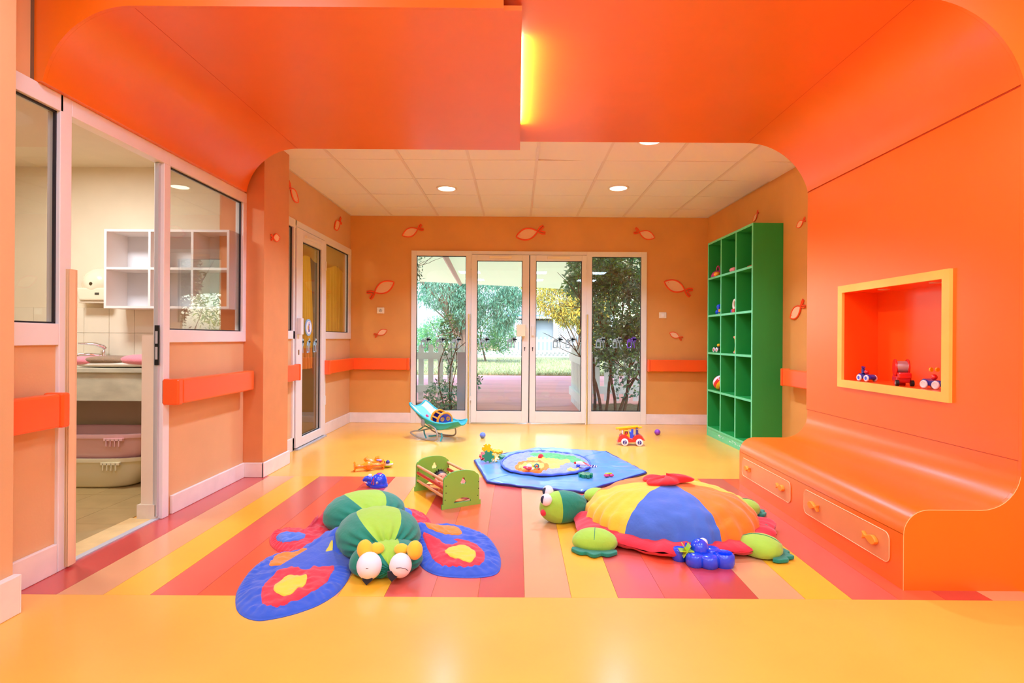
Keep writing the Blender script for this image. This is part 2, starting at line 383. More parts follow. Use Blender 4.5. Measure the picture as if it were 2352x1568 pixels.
# folded accordion door leaf
ac_ = B(); zz = []
for k in range(9): zz.append((-2.158+.0049*k, 2.622+(0.018 if k % 2 else 0)))
outl = [(x, y-.006) for x, y in zz] + [(x, y+.03) for x, y in zz[::-1]]
ac_.prism(outl, .012, 1.42, 'z'); ac_.build('folding_leaf', M('cream_folding_vinyl', (238, 204, 158), .5, var=.05, vs=30, stretch=(1, 1, .05)), d1)
w2 = thing('window_2', **ST)
bx('frame_rail', WHITE, w2, FX0, FX1, 3.40, 4.37, 2.152, 2.232, bevel=.003)
bx('frame_rail', WHITE, w2, FX0, FX1, 3.40, 4.37, 1.066, 1.145, bevel=.003)
bx('frame_post', WHITE, w2, FX0, FX1, 4.31, 4.37, 1.145, 2.152, bevel=.003)
pane(w2, GLASS2, -2.172, -2.168, 3.405, 4.31, 1.145, 2.152); rebate(w2, 'x', 3.405, 4.31, 1.145, 2.152, -2.162)

# ---------- alcove left door set ----------
w3 = thing('window_3', **ST)
AX0, AX1 = -2.215, -2.160
bx('frame_rail', WHITE, w3, AX0, AX1, 4.83, 5.40, 2.165, 2.245, bevel=.003)
bx('frame_rail', WHITE, w3, AX0, AX1, 4.83, 5.375, 1.085, 1.165, bevel=.003)
bx('frame_post', WHITE, w3, AX0, AX1, 5.335, 5.375, 0, 2.165, bevel=.003)
pane(w3, GLASS, -2.192, -2.188, 4.83, 5.335, 1.165, 2.165); rebate(w3, 'x', 4.83, 5.335, 1.165, 2.165, -2.184)
d2 = thing('door_2', **ST)
bx('frame_rail', WHITE, d2, AX0, AX1, 5.375, 6.25, 2.185, 2.245, bevel=.003)
bx('frame_post', WHITE, d2, AX0, AX1, 6.185, 6.245, 0, 2.185, bevel=.003)
bx('leaf_gap', DARK, d2, -2.19, -2.164, 5.375, 5.383, .01, 2.185)
for c in ((5.385, 5.535, .02, 2.175), (6.075, 6.18, .02, 2.175)): bx('leaf_stile', WHITE, d2, -2.205, -2.148, c[0], c[1], c[2], c[3], bevel=.003)
for c in ((5.535, 6.075, .02, .105), (5.535, 6.075, 2.06, 2.175)): bx('leaf_rail', WHITE, d2, -2.205, -2.148, c[0], c[1], c[2], c[3], bevel=.003)
pane(d2, GLASS, -2.192, -2.188, 5.535, 6.075, .105, 2.06); rebate(d2, 'x', 5.535, 6.075, .105, 2.06, -2.172)
bx('closer', CREAMW, d2, -2.150, -2.125, 5.58, 6.0, 2.10, 2.128, bevel=.004)
bx('lock_box', WHITE, d2, -2.148, -2.105, 5.392, 5.455, 1.13, 1.29, bevel=.005)
bx('keyhole', M('brass', (150, 110, 50), .3, metal=.8), d2, -2.150, -2.1465, 5.43, 5.455, .93, .98)
bx('threshold_rail', ALU, d2, -2.178, -2.12, 5.385, 6.19, 0, .012)
for z in (.35, 1.85): bx('hinge', WHITE, d2, -2.16, -2.14, 6.18, 6.2, z, z+.1)
w4 = thing('window_4', **ST)
bx('frame_rail', WHITE, w4, AX0, AX1, 6.245, 7.19, 2.165, 2.245, bevel=.003)
bx('frame_rail', WHITE, w4, AX0, AX1, 6.245, 7.19, 1.085, 1.165, bevel=.003)
bx('frame_post', WHITE, w4, AX0, AX1, 7.10, 7.19, 1.165, 2.165, bevel=.003)
pane(w4, GLASS, -2.192, -2.188, 6.245, 7.10, 1.165, 2.165); rebate(w4, 'x', 6.245, 7.10, 1.165, 2.165, -2.184)

# ---------- back door set ----------
YF0, YF1 = 7.17, 7.25
def X(u): return (u-CU)*YB/F
def Z(v): return CH-(v-CV)*YB/F
w5 = thing('window_5', **ST)
def cream(name, parent, x0, x1, z0, z1, y0=YF0, y1=YF1): return bx(name, CREAMW, parent, x0, x1, y0, y1, z0, z1, bevel=.003)
cream('frame_post', w5, -1.378, -1.312, 0, 2.235); cream('frame_post', w5, -.668, -.595, .165, 2.17)
cream('frame_rail', w5, -1.312, -.595, 2.170, 2.235); cream('frame_rail', w5, -1.312, -.595, 0, .165)
pane(w5, GLASS, -1.312, -.668, 7.205, 7.209, .165, 2.17); rebate(w5, 'y', -1.312, -.668, .165, 2.17, 7.199)
w6 = thing('window_6', **ST)
cream('frame_post', w6, 1.606, 1.676, 0, 2.235); cream('frame_post', w6, .895, .965, .165, 2.17)
cream('frame_rail', w6, .895, 1.606, 2.170, 2.235); cream('frame_rail', w6, .895, 1.606, 0, .165)
pane(w6, GLASS, .965, 1.606, 7.205, 7.209, .165, 2.17); rebate(w6, 'y', .965, 1.606, .165, 2.17, 7.199)
def leaf(name, x0, x1, g0, g1, lockx):
    d = thing(name, **ST)
    y0, y1 = 7.155, 7.235
    bx('leaf_stile', CREAMW, d, x0, g0, y0, y1, .015, 2.185, bevel=.003); bx('leaf_stile', CREAMW, d, g1, x1, y0, y1, .015, 2.185, bevel=.003)
    bx('leaf_rail', CREAMW, d, g0, g1, y0, y1, .015, .162, bevel=.003); bx('leaf_rail', CREAMW, d, g0, g1, y0, y1, 2.11, 2.185, bevel=.003)
    pane(d, GLASS, g0, g1, 7.19, 7.194, .162, 2.11); rebate(d, 'y', g0, g1, .162, 2.11, 7.184)
    xm = (x0+x1)/2; bx('closer', M('cream_plastic', (246, 232, 190), .4), d, xm-.145, xm+.145, 7.135, 7.155, 2.135, 2.165, bevel=.004)
    return d
d3 = leaf('door_3', -.595, .150, -.525, .062, 0); d4 = leaf('door_4', .162, .895, .238, .832, 0)
bx('frame_rail', CREAMW, d3, -.595, .895, 7.17, 7.25, 2.19, 2.235, bevel=.003)
bx('leaf_gap', DARK, d3, .151, .161, 7.175, 7.2, .02, 2.185)
bx('lock_box', M('cream_plastic', (246, 232, 190), .4), d3, -.01, .105, 7.10, 7.155, 1.13, 1.285, bevel=.006)
bx('lock_box', CREAMW, d4, .185, .215, 7.13, 7.155, 1.14, 1.27, bevel=.005)
for dd, x in ((d3, .098), (d4, .2)):
    kh = B(); kh.lathe([(.009, -.003), (.009, 0)], c=(x, 7.1535, .985), n=12, axis='y'); kh.box(x-.004, x+.004, 7.1505, 7.1535, .945, .985); kh.build('keyhole', DARK, dd)
bx('floor_bolt', CHROME, d3, .13, .18, 7.12, 7.16, 0, .02)
GUARD = M('yellowed_plastic', (236, 204, 120), .35)
for dd, x in ((d3, -.628), (d4, .905)):
    for q in range(3): bx('finger_guard_rib', GUARD if q == 1 else CREAMW, dd, x-.022+q*.016, x-.010+q*.016, 7.135, 7.168, 0, 1.42, bevel=.003)
for z in (.3, 1.9, 2.0):
    bx('hinge', CREAMW, d3, -.61, -.59, 7.14, 7.17, z, z+.06); bx('hinge', CREAMW, d4, .885, .9, 7.14, 7.17, z, z+.06)

# glass stickers: little domed house and palm
def sticker_mesh():
    b = B(); y = 0
    def poly(pts): b.prism(pts, -.0006, .0006, 'y')
    poly([(-.030, -.03), (-.030, .012), (-.024, .022), (-.024, -.03)]); poly([(-.006, -.03), (-.006, .022), (0, .012), (0, -.03)])
    poly([(-.024, .006), (-.024, .022), (-.015, .030), (-.006, .022), (-.006, .006)]); poly([(-.024, -.03), (-.024, -.024), (-.006, -.024), (-.006, -.03)])
    poly([(.014, -.03), (.010, .018), (.014, .018), (.020, -.03)])
    for a in range(0, 360, 51):
        t = radians(a); cx_, cz_ = .012, .024
        poly([(cx_-.004*sin(t), cz_+.004*cos(t)), (cx_+.012*cos(t)-.005*sin(t), cz_+.012*sin(t)+.005*cos(t)), (cx_+.024*cos(t), cz_+.024*sin(t)-.003), (cx_+.012*cos(t)+.004*sin(t), cz_+.012*sin(t)-.004*cos(t)), (cx_+.004*sin(t), cz_-.004*cos(t))])
    return b
STK = M('grey_blue_sticker', (150, 176, 178), .6); STKP = M('violet_sticker', (110, 76, 200), .6); STKB = M('blue_sticker', (156, 200, 220), .6)
st0 = None
for (u, par, mt) in ((978, w5, STK), (1012, w5, STK), (1048, w5, STK), (1113, d3, STK), (1176, d3, STK), (1281, d4, STK), (1310, d4, STK), (1380, w6, STK), (1418, w6, STK), (1451, w6, STKP)):
    p = P(u, 788, 7.2)
    o = sticker_mesh().build('sticker', mt, par); o.location = (p.x, 7.1875 if par in (d3, d4) else 7.2025, p.z); o.scale = (2.1, 1, 2.1)
for y in (5.62, 5.80, 5.985):
    o = sticker_mesh().build('sticker', STKB, d2); o.location = (-2.1855, y, 1.005); o.rotation_euler = (0, 0, pi/2); o.scale = (1.7, 1, 2.1)
# round sign on the door glass
sg = thing('round_sign', 'round white door sign with pale blue rim and a small coloured figure', 'sign', (-2.185, 5.775, 1.205), rz=pi/2)
B().lathe([(.088, -.008), (.088, .0)], n=36, axis='y').build('rim', M('pale_blue_plastic', (150, 190, 232), .4), sg)
B().lathe([(.068, -.0105), (.068, -.008)], n=36, axis='y').build('disc', M('sign_white', (246, 246, 250), .4), sg)
f = B(); f.ell((0, -.012, .028), (.012, .002, .012), 10, 6); f.ell((0, -.012, -.002), (.011, .002, .022), 10, 6); f.obox((-.008, -.012, -.032), (.008, .003, .03), ry=.25); f.obox((.008, -.012, -.032), (.008, .003, .03), ry=-.25); f.build('figure', M('sign_violet', (70, 50, 170), .5), sg)
f = B(); f.ell((-.022, -.0115, -.002), (.016, .001, .026), 12, 6); f.build('figure_patch', M('sign_yellow', (250, 190, 40), .5), sg)
f = B(); f.ell((.002, -.0115, .048), (.010, .001, .008), 8, 6); f.build('figure_patch', M('sign_pink', (226, 60, 130), .5), sg)

# ---------- beyond rooms ----------
TILEW = M('cream_glazed_tile', (232, 220, 196), .25, var=.03)
cr = B()
cr.box(-4.1, -2.25, 4.45, 4.6, 0, 2.46); cr.box(-4.2, -4.1, 1.0, 4.6, 0, 2.46); cr.box(-4.2, -2.35, .9, 1.0, 0, 2.46); cr.build('wall_changing_room', BEIGEW, **ST)
B().box(-4.2, -2.2, .9, 7.9, 2.46, 2.56).build('ceiling_changing_room', BEIGEW, **ST)
tw = B().box(-4.1, -2.27, 4.443, 4.45, .0, 1.33).build('wall_tiled', M('tile_grout', (196, 180, 150), .8), **ST)
rr = random.Random(5)
for i in range(10):
    for j in range(3):
        x0 = -4.08+.202*i; z1 = 1.33-.202*j
        if x0 < -2.3: bx('wall_tile', TILEW, tw, x0+.0015, min(x0+.2005, -2.27), 4.436, 4.443, z1-.2005, z1-.0015)
FT = M('tan_floor_tile', (176, 150, 98), .4, var=.12, vs=8)
cfl = B().box(-4.1, -2.2, 1.0, 4.45, -.12, -.006).build('floor_changing_room', M('dark_grout', (110, 94, 62), .8), **ST)
for i in range(6):
    for j in range(11):
        x1 = -2.335-.3*i; y0 = 1.15+.3*j; bx('floor_tile', FT, cfl, max(x1-.298, -4.09), x1, y0, min(y0+.298, 4.44), -.006, 0)
# curtain room
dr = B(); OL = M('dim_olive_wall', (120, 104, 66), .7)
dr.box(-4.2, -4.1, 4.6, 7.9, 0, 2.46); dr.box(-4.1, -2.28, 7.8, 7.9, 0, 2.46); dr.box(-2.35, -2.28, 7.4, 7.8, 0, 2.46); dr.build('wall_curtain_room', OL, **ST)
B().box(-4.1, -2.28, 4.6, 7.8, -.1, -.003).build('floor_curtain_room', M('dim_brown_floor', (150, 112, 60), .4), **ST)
# ================= OUTDOORS =================
GZ = -.10
RED = M('red_paving', (222, 146, 150), .7, var=.16, vs=1.2, bump=.1, bs=20, stretch=(.25, 1.6, 1))
SOIL = M('grey_soil', (120, 108, 98), .95, var=.35, vs=30, bump=.6, bs=60)
B().box(-30, 30, 7.4, 18, GZ-.2, GZ).build('ground_paving', RED, **ST)
def bed(name, x0, x1):
    def fn(i, j):
        x = x0+(x1-x0)*i; y = 7.42+2.75*j; return (x, y, GZ+.02+.03*sin(x*9)*sin(y*11)*.5+random.uniform(-.008, .012) if 0 < i < 1 and 0 < j < 1 else GZ)
    b = B(); b.sheet(fn, 60, 40); tag(b.build(name, SOIL, smooth=True, kind='stuff'), 'grey dug soil of the '+('left' if x1 < 0 else 'right')+' planting bed outside the glass doors', 'soil')
bed('soil_bed', -5, -.9); bed('soil_bed', 1.12, 5.5)
B().box(-30, 30, 7.4, 7.6, GZ, -.02).box(-30, -6, 7.3, 7.45, GZ, 3).box(4.5, 30, 7.3, 7.45, GZ, 3).build('ground_step', BEIGEW, **ST)
# lawn
LAWN = M('sunlit_grass', (128, 138, 98), .9, var=.25, vs=2.5, bump=.7, bs=40)
B().box(-30, 30, 18, 36, GZ-.2, GZ+.03).box(-40, 40, 36, 70, GZ-.2, GZ).build('ground_lawn', LAWN, **ST)
g = B(); rg = random.Random(11)
for k in range(15000):
    y = 18 + 14*rg.random()**2.2; x = rg.uniform(-5.5, 5.5)*y/18; h = rg.uniform(.05, .13); w = .012*y/18; t = rg.uniform(0, pi)
    dx, dy = w*cos(t), w*sin(t); lx, ly = rg.uniform(-.05, .05), rg.uniform(-.05, .05)
    g.cur = rg.choice((0, 0, 1, 2)); g.add([(x-dx, y-dy, GZ), (x+dx, y+dy, GZ), (x+lx, y+ly, GZ+h)], [(0, 1, 2)])
tag(g.build('grass', [M('grass_olive', (126, 138, 96), .8), M('grass_straw', (176, 172, 128), .8), M('grass_green', (100, 128, 80), .8)], kind='stuff'), 'sunlit mown grass of the lawn beyond the red paving', 'grass')
# canopy over the terrace
CAN = M('cream_canopy', (226, 238, 216), .7, trans=.34)
cn = thing('canopy', 'wide cream terrace canopy outside above the glass doors', 'canopy', (0, 7.6, 2.6))
B().prism([(-9, -.15), (9, -.15), (9, 13.5), (1.95, 9.85), (-2.8, 7.55), (-9, 5)], .05, .13, 'z').build('canopy_roof', CAN, cn)
B().tube([(-1.30, 1.6, .03), (-1.62, 8.0, .03)], .06, 4).build('canopy_beam', M('beige_beam', (206, 196, 184), .6), cn)
# picket fences
FW = M('pale_blue_white_paint', (240, 246, 252), .6, var=.03); FG = M('grey_post_paint', (172, 180, 194), .6)
def picket(b, w=.1, h=1.02, t=.02):
    pts = [(-w/2, 0), (w/2, 0), (w/2, h-.04), (w/4, h), (-w/4, h), (-w/2, h-.04)]
    b.prism(pts, -t/2, t/2, 'y'); return b
def fence(name, label, x, y, length, ang, sp, n, post=None, h=1.05, w=.1, t=.02):
    f = thing(name, label, 'fence', (x, y, GZ), rz=ang)
    pm = picket(B(), w, h, t).build('picket', FW, f); pm.location = (sp/2, 0, .03)
    for k in range(1, n):
        o = pm.copy(); COL.objects.link(o); o.location = (sp/2+sp*k, 0, .03)
    bx('rail', FW, f, 0, length, -.045, -.012, h-.25, h-.12); bx('rail', FW, f, 0, length, -.045, -.012, .17, .31)
    if post is not None: bx('post', FG, f, post-.055, post+.055, -.06, .06, 0, h-.05)
    return f
fence('picket_fence', 'white picket fence seen through the left glass side pane', -3.2, 10.5, 2.4, 0, .184, 13)
fence('picket_fence', 'white picket fence behind the leafy shrub in the right glass side pane', 1.06, 10.5, 2.9, 0, .184, 15)
fence('picket_fence', 'short white fence run beside the path left, ending in a grey post', -.80, 10.45, 2.4, -pi/2, .16, 15, post=2.42)
fence('picket_fence', 'slatted white fence run beside the path right, ending in a grey post', 1.03, 10.45, 2.4, -pi/2, .16, 15, post=2.42)
# far white wall, picket fence, building
WHT = M('white_render', (180, 188, 196), .8)
bx('garden_wall', WHT, None, -9, 3.6, 35.0, 35.3, GZ, .32)
tag(bpy.data.objects['garden_wall'], 'low white garden wall at the far edge of the lawn', 'wall')
bx('garden_wall', WHT, None, 3.5, 9, 35.0, 35.3, GZ, .9); tag(bpy.data.objects['garden_wall.001'], 'higher white wall end behind the slatted fence, right of the far pickets', 'wall')
ff = thing('picket_fence', 'distant bright white picket fence on the garden wall', 'fence', (-.7, 34.95, .1))
pm = picket(B(), .13, 1.1, .03).build('picket', WHT, ff); pm.location = (.1, 0, 0)
for k in range(1, 16):
    o = pm.copy(); COL.objects.link(o); o.location = (.1+.262*k, 0, 0)
bx('rail', WHT, ff, 0, 4.15, .02, .08, .8, .95); bx('rail', WHT, ff, 0, 4.15, .02, .08, .12, .27)
bd = thing('garden_building', 'low white building with corrugated upper wall behind the trees', 'building', (0, 40, GZ))
CORR = M('pale_corrugated', (164, 178, 190), .7)
def corr(i, j):
    x = -9.5+16.5*i; return (x, .03*(1 if int(i*330) % 2 else -1), 4.55*j)
B().sheet(corr, 330, 1).build('wall', CORR, bd); bx('roof_slab', WHT, bd, -9.5, 7, .06, 6, 4.4, 4.6)
bx('canopy_ledge', M('grey_ledge', (150, 156, 160), .6), bd, -1.0, 3.4, -.9, 0, 2.62, 2.78); bx('blue_sheet', M('blue_tarpaulin', (60, 120, 210), .6), bd, -.8, 3.0, -.85, -.3, 2.78, 2.86)
bx('post', WHT, bd, 2.55, 2.75, -.85, -.7, 0, 2.62); bx('post', WHT, bd, -.2, 0, -.85, -.7, 0, 2.62); bx('post', WHT, bd, 1.0, 1.1, -.85, -.7, 0, 2.62)
bx('dark_opening', M('grey_blue_shadow', (120, 136, 150), .8), bd, 1.1, 2.55, -.30, -.06, .2, 2.5)
bx('side_wall', M('tan_shed', (160, 140, 120), .8), bd, -5.5, -1.2, -3.2, -2.6, .3, .85)
def lattice(x0, x1, z0, z1):
    b = B(); s = .16; w = .028
    n = int((x1-x0+z1-z0)/s)
    for k in range(1, n):
        for sg_ in (1, -1):
            a = k*s
            p0 = (max(0, a-(z1-z0)), min(a, z1-z0)); p1 = (min(a, x1-x0), max(0, a-(x1-x0)))
            if sg_ < 0: p0 = (x1-x0-p0[0], p0[1]); p1 = (x1-x0-p1[0], p1[1])
            b.tube([(x0+p0[0], -.95, z0+p0[1]), (x0+p1[0], -.95, z0+p1[1])], w, 4)
    fr = B()
    for c in ((x0-.08, x0, z0, z1), (x1, x1+.08, z0, z1), (x0, x1, z0-.08, z0), (x0, x1, z1, z1+.08)): fr.box(c[0], c[1], -1, -.9, c[2], c[3])
    fr.build('lattice_frame', WHT, bd); o = b.build('lattice', WHT, bd, kind='stuff')
lattice(2.85, 4.1, 1.25, 2.35); lattice(2.85, 4.1, .1, 1.1); lattice(-.1, .75, 1.2, 2.4)
# foliage helper
def leaves(b, blobs, n, size, rnd, elong=2.2, mats=3, droop=.3, jit=.2):
    tot = sum(w for *_, w in blobs)
    for k in range(n):
        r = rnd.random()*tot
        for c, rad, w in blobs:
            r -= w
            if r <= 0: break
        while True:
            d = Vector((rnd.uniform(-1, 1), rnd.uniform(-1, 1), rnd.uniform(-1, 1)))
            if .02 < d.length <= 1: break
        d = d.normalized()*(d.length**.45)
        p = Vector(c)+Vector((d.x*rad[0], d.y*rad[1], d.z*rad[2]))*(1+rnd.gauss(0, jit)*.5)
        t = Vector((rnd.gauss(0, 1), rnd.gauss(0, 1), rnd.gauss(0, .7)-droop*1.5)).normalized()
        s_ = t.cross(Vector((rnd.gauss(0, 1), rnd.gauss(0, 1), rnd.gauss(0, 1)))).normalized()
        L_ = size*rnd.uniform(.7, 1.3); w_ = L_/elong/2; nrm = t.cross(s_)*w_*.4
        b.cur = rnd.randrange(mats)
        b.add([p, p+t*L_*.45+s_*w_+nrm, p+t*L_, p+t*L_*.45-s_*w_+nrm], [(0, 1, 2), (0, 2, 3)])
LF = [M('leaf_dark', (78, 138, 120), .38, trans=.4), M('leaf_mid', (104, 166, 140), .38, trans=.45), M('leaf_grey', (150, 196, 184), .4, trans=.4), M('leaf_bright', (132, 192, 124), .45, trans=.35)]
BARK = M('grey_brown_bark', (112, 90, 78), .9, var=.3, vs=20, bump=.4, bs=30)
def branch(b, p, d, L_, r, rnd, depth, tips):
    pts = [Vector(p)]; d = Vector(d).normalized(); N = 6
    for k in range(N):
        d = (d+Vector((rnd.gauss(0, .09), rnd.gauss(0, .09), rnd.gauss(0, .06)))).normalized(); pts.append(pts[-1]+d*L_/N)
    b.tube(pts, [r*(1-.55*k/N) for k in range(N+1)], 6); tips.append(pts[-1])
    if depth:
        for q in range(3):
            i = rnd.randint(2, N); dd = (d+Vector((rnd.gauss(0, .5), rnd.gauss(0, .4), rnd.gauss(.2, .35)))).normalized()
            branch(b, pts[i], dd, L_*.6, r*.5, rnd, depth-1, tips)
rb = random.Random(21)
# big shrub in the right side pane
sb = thing('leafy_shrub', 'tall dense dark green shrub with brown stems filling the right side pane', 'shrub', (1.55, 8.9, GZ))
stem = B(); tips = []
for (x, y, dx, dy) in ((-.28, .1, -.05, .0), (-.12, 0, .04, .05), (.02, -.12, -.12, 0), (.10, .05, .28, 0), (.15, -.1, .14, .1), (.42, .1, .18, .0), (.62, .0, -.1, 0), (-.2, -.1, -.16, .05)):
    branch(stem, (x, y, 0), (dx, dy, 1), 1.5, .026, rb, 2, tips)
stem.build('stems', BARK, sb, smooth=True)
fo = B()
blobs = [((.1, 0, 1.75), (.62, .5, .62), 3), ((.35, 0, 2.25), (.7, .5, .5), 3), ((-.35, -.05, 2.3), (.42, .4, .32), 1.4), ((-.55, -.1, 2.05), (.25, .3, .2), .5), ((.55, .1, 1.3), (.45, .4, .4), 1.2), ((-.05, -.1, 1.15), (.42, .35, .3), .9), ((.1, -.1, .85), (.4, .3, .22), .35), ((.25, -.1, .5), (.35, .3, .25), .16)]
leaves(fo, blobs, 13500, .075, rb, 2.2, 4, .1); fo.build('foliage', LF, sb, kind='stuff')
# slender shrub in the left side pane
s2 = thing('young_shrub', 'young shrub with thin bare stems beside the left grey post', 'shrub', (-1.19, 9.0, GZ))
stem = B(); tips = []
branch(stem, (.02, 0, 0), (-.18, 0, 1), .75, .014, rb, 0, tips); p_ = tips[-1]
branch(stem, p_, (.25, 0, 1), .75, .010, rb, 1, tips); branch(stem, (.1, .05, 0), (.02, 0, 1), 1.5, .013, rb, 1, tips); branch(stem, (.14, -.05, 0), (-.03, 0, 1), 1.4, .009, rb, 1, tips)
stem.build('stems', BARK, s2, smooth=True)
fo = B(); leaves(fo, [((0, 0, .28), (.3, .25, .25), 1.2), ((.1, 0, 1.35), (.16, .16, .25), .8), ((.1, 0, .85), (.12, .12, .25), .3), ((.55, .1, .5), (.06, .1, .1), .15)], 900, .065, rb, 2.4, 4, .1); fo.build('foliage', LF, s2, kind='stuff')
# hanging twig top left
s3 = thing('hanging_branch', 'leafy twig hanging in front of the canopy, top of the left side pane', 'branch', (-1.95, 9.6, 2.1))
stem = B(); tips = []; branch(stem, (-.25, 0, .1), (.6, 0, .3), .7, .008, rb, 1, tips); branch(stem, (-.15, 0, .0), (.9, 0, .9), .6, .006, rb, 1, tips); stem.build('stems', BARK, s3)
fo = B(); leaves(fo, [((0, 0, .35), (.3, .2, .3), 1), ((.1, 0, .12), (.2, .15, .15), .4)], 700, .06, rb, 2.6, 3, .1); fo.build('foliage', LF, s3, kind='stuff')
# pepper tree
s4 = thing('weeping_tree', 'tall weeping green tree on the lawn, left half of the glass doors', 'tree', (-2.6, 26, GZ))
stem = B(); tips = []; branch(stem, (0, 0, 0), (.05, 0, 1), 3.2, .22, rb, 2, tips); branch(stem, (.1, 0, .2), (.22, 0, 1), 3.0, .16, rb, 2, tips); stem.build('trunk', BARK, s4, smooth=True)
fo = B()
bl = [((-.6, 0, 3.3), (1.5, 1.4, .75), 2), ((.9, 0, 3.4), (1.7, 1.4, .8), 2), ((-1.1, 0, 4.2), (1.6, 1.4, .8), 1.5), ((1.2, 0, 4.4), (1.9, 1.4, .9), 1.5), ((.2, 0, 2.5), (.9, 1, .8), 1.2), ((2.0, 0, 2.7), (.75, .8, .8), 1.2), ((1.9, 0, 1.9), (.35, .5, .5), .5), ((2.4, 0, 3.2), (.5, .6, .5), .5)]
leaves(fo, bl, 15000, .21, rb, 4.5, 3, 1.0); fo.build('foliage', [LF[0], LF[1], M('leaf_blue_green', (104, 146, 128), .5, trans=.3)], s4, kind='stuff')
# oleander bush under it
s5 = thing('round_bush', 'bushy bright green oleander low beneath the weeping tree', 'bush', (-3.2, 28.5, GZ))
stem = B(); tips = []
for k in range(6): branch(stem, (rb.uniform(-.8, 1.6), 0, 0), (rb.uniform(-.3, .3), 0, 1), 1.4, .05, rb, 1, tips)
stem.build('stems', BARK, s5)
fo = B(); leaves(fo, [((-.6, 0, 1.3), (1.3, .9, 1.0), 2), ((1.3, -.3, 1.5), (1.3, .8, 1.05), 2), ((2.4, 0, 1.3), (.7, .6, .9), 1), ((-1.8, 0, 1.0), (.9, .8, .7), 1)], 9000, .17, rb, 4, 3, -.2)
fo.build('foliage', [LF[1], M('leaf_fresh', (104, 166, 104), .5, trans=.3), LF[3]], s5, kind='stuff')
# yellow acacia
s6 = thing('yellow_tree', 'feathery yellow flowering tree behind the right door leaf', 'tree', (3.2, 30, GZ))
stem = B(); tips = []; branch(stem, (.2, 0, 0), (.1, 0, 1), 3, .08, rb, 2, tips); branch(stem, (.3, 0, .4), (-.3, 0, 1), 2.4, .05, rb, 2, tips); stem.build('trunk', BARK, s6)
fo = B(); leaves(fo, [((-.8, 0, 3.3), (1.5, .7, 1.0), 2), ((.9, 0, 3.4), (1.4, 1, 1.1), 2), ((-.4, 0, 2.6), (.9, .8, .7), 1), ((.9, 0, 2.1), (.9, .8, .9), 1.4), ((0, 0, 4.3), (2.2, 1, .6), 1), ((1.1, 0, 1.2), (.7, .6, .6), .7), ((-2.3, 2, 4.4), (1.1, .6, .4), .5)], 15000, .24, rb, 5, 4, .7)
fo.build('foliage', [M('acacia_yellow', (196, 168, 60), .6, trans=.35), M('acacia_olive', (150, 152, 80), .6, trans=.3), M('acacia_gold', (214, 186, 76), .6, trans=.35), M('acacia_green', (120, 142, 92), .6, trans=.3)], s6, kind='stuff')
# hedge / tree backdrop right
s7 = thing('olive_tree', 'light green tree beyond the fence, glimpsed through the dark shrub', 'tree', (8.5, 27, GZ))
stem = B(); tips = []; branch(stem, (0, 0, 0), (.05, 0, 1), 2.6, .16, rb, 2, tips); stem.build('trunk', BARK, s7)
fo = B(); leaves(fo, [((-1.2, 0, 2.6), (1.8, 1, 1.6), 2), ((1, 0, 3), (2, 1, 1.8), 2), ((0, 0, 4.6), (2.6, 1, 1.2), 2)], 7000, .22, rb, 4, 3, .3); fo.build('foliage', [LF[3], M('leaf_yellow_green', (176, 196, 104), .5, trans=.4), LF[1]], s7, kind='stuff')  # three green leaf tones picked at random
# ================= BUILT-IN FURNITURE =================
# bench with drawers
be = thing('bench', 'long glossy orange built-in bench with curved back and two drawers along its front', 'bench', (0, 0, 0))
pr = [(1.718, 0), (1.718, .248)] + arc(1.828, .246, .110, 180, 90, 10) + [(2.056, .356)]
pr += [(2.060+.178*sin(radians(a)), .534-.178*cos(radians(a))) for a in range(0, 91, 9)] + [(2.238, .572), (2.32, .572), (2.32, 0)]
B().prism(pr, 2.47, 4.262, 'y').build('body', ORANGE, be, smooth=True, angle=30)
# near end face of bench and panel is one plane: worn painted edge
ed = B(); ep = [(p[0]-.0008, 2.4505, p[1]+.0008) for p in pr[:-3]]
B().prism(pr[:-2]+[(3.19, .572), (3.19, 0)], 2.4515, 2.4695, 'y').build('end_panel', ORANGE, be)
ed.tube([(p[0], 2.4522, p[1]) for p in pr[:-4]], .0016, 4).build('worn_edge', M('bare_wood_edge', (246, 190, 120), .7), be)
DR = M('peach_drawer_front', (226, 150, 92), .45, coat=.15, coatr=.3, var=.08, vs=4, bump=.05, bs=30)
DRE = M('pale_drawer_edge', (250, 206, 150), .5); KN = M('orange_wooden_fish', (250, 158, 48), .5, var=.05)
def fish2d(L, hgt):
    pts = []
    N = 12
    for k in range(N+1):
        t = k/N; x = -L*.5+L*.72*t; pts.append((x, hgt*.5*sin(pi*min(1, t*.93)**.75)))
    tail = [(L*.26, hgt*.14), (L*.5, hgt*.46), (L*.44, 0), (L*.5, -hgt*.46), (L*.26, -hgt*.14)]
    up = [p for p in pts[:-1]]; lo = [(p[0], -p[1]) for p in pts[1:-1]][::-1]
    return up + tail + lo
def drawer(y0, y1, z0, z1, knobs):
    d = B().prism(rrect(y0, y1, z0, z1, .032), 1.7135, 1.7185, 'x').build('drawer', DR, be)
    b = B(); b.tube([(1.7138, a, c) for a, c in rrect(y0, y1, z0, z1, .032)], .0022, 4, closed=True); b.build('drawer_rim', DRE, d)
    for (y, z, sgn, L_) in knobs:
        k = B(); k.prism([(sgn*p[0]+y, p[1]+z) for p in fish2d(L_, L_*.42)], 1.694, 1.7135, 'x'); o = k.build('fish_knob', KN, d, bevel=.003)
drawer(3.46, 4.20, .082, .215, [(4.085, .155, -1, .085), (3.575, .155, 1, .095)])
drawer(2.54, 3.295, .082, .222, [(3.175, .155, -1, .10), (2.665, .155, 1, .105)])
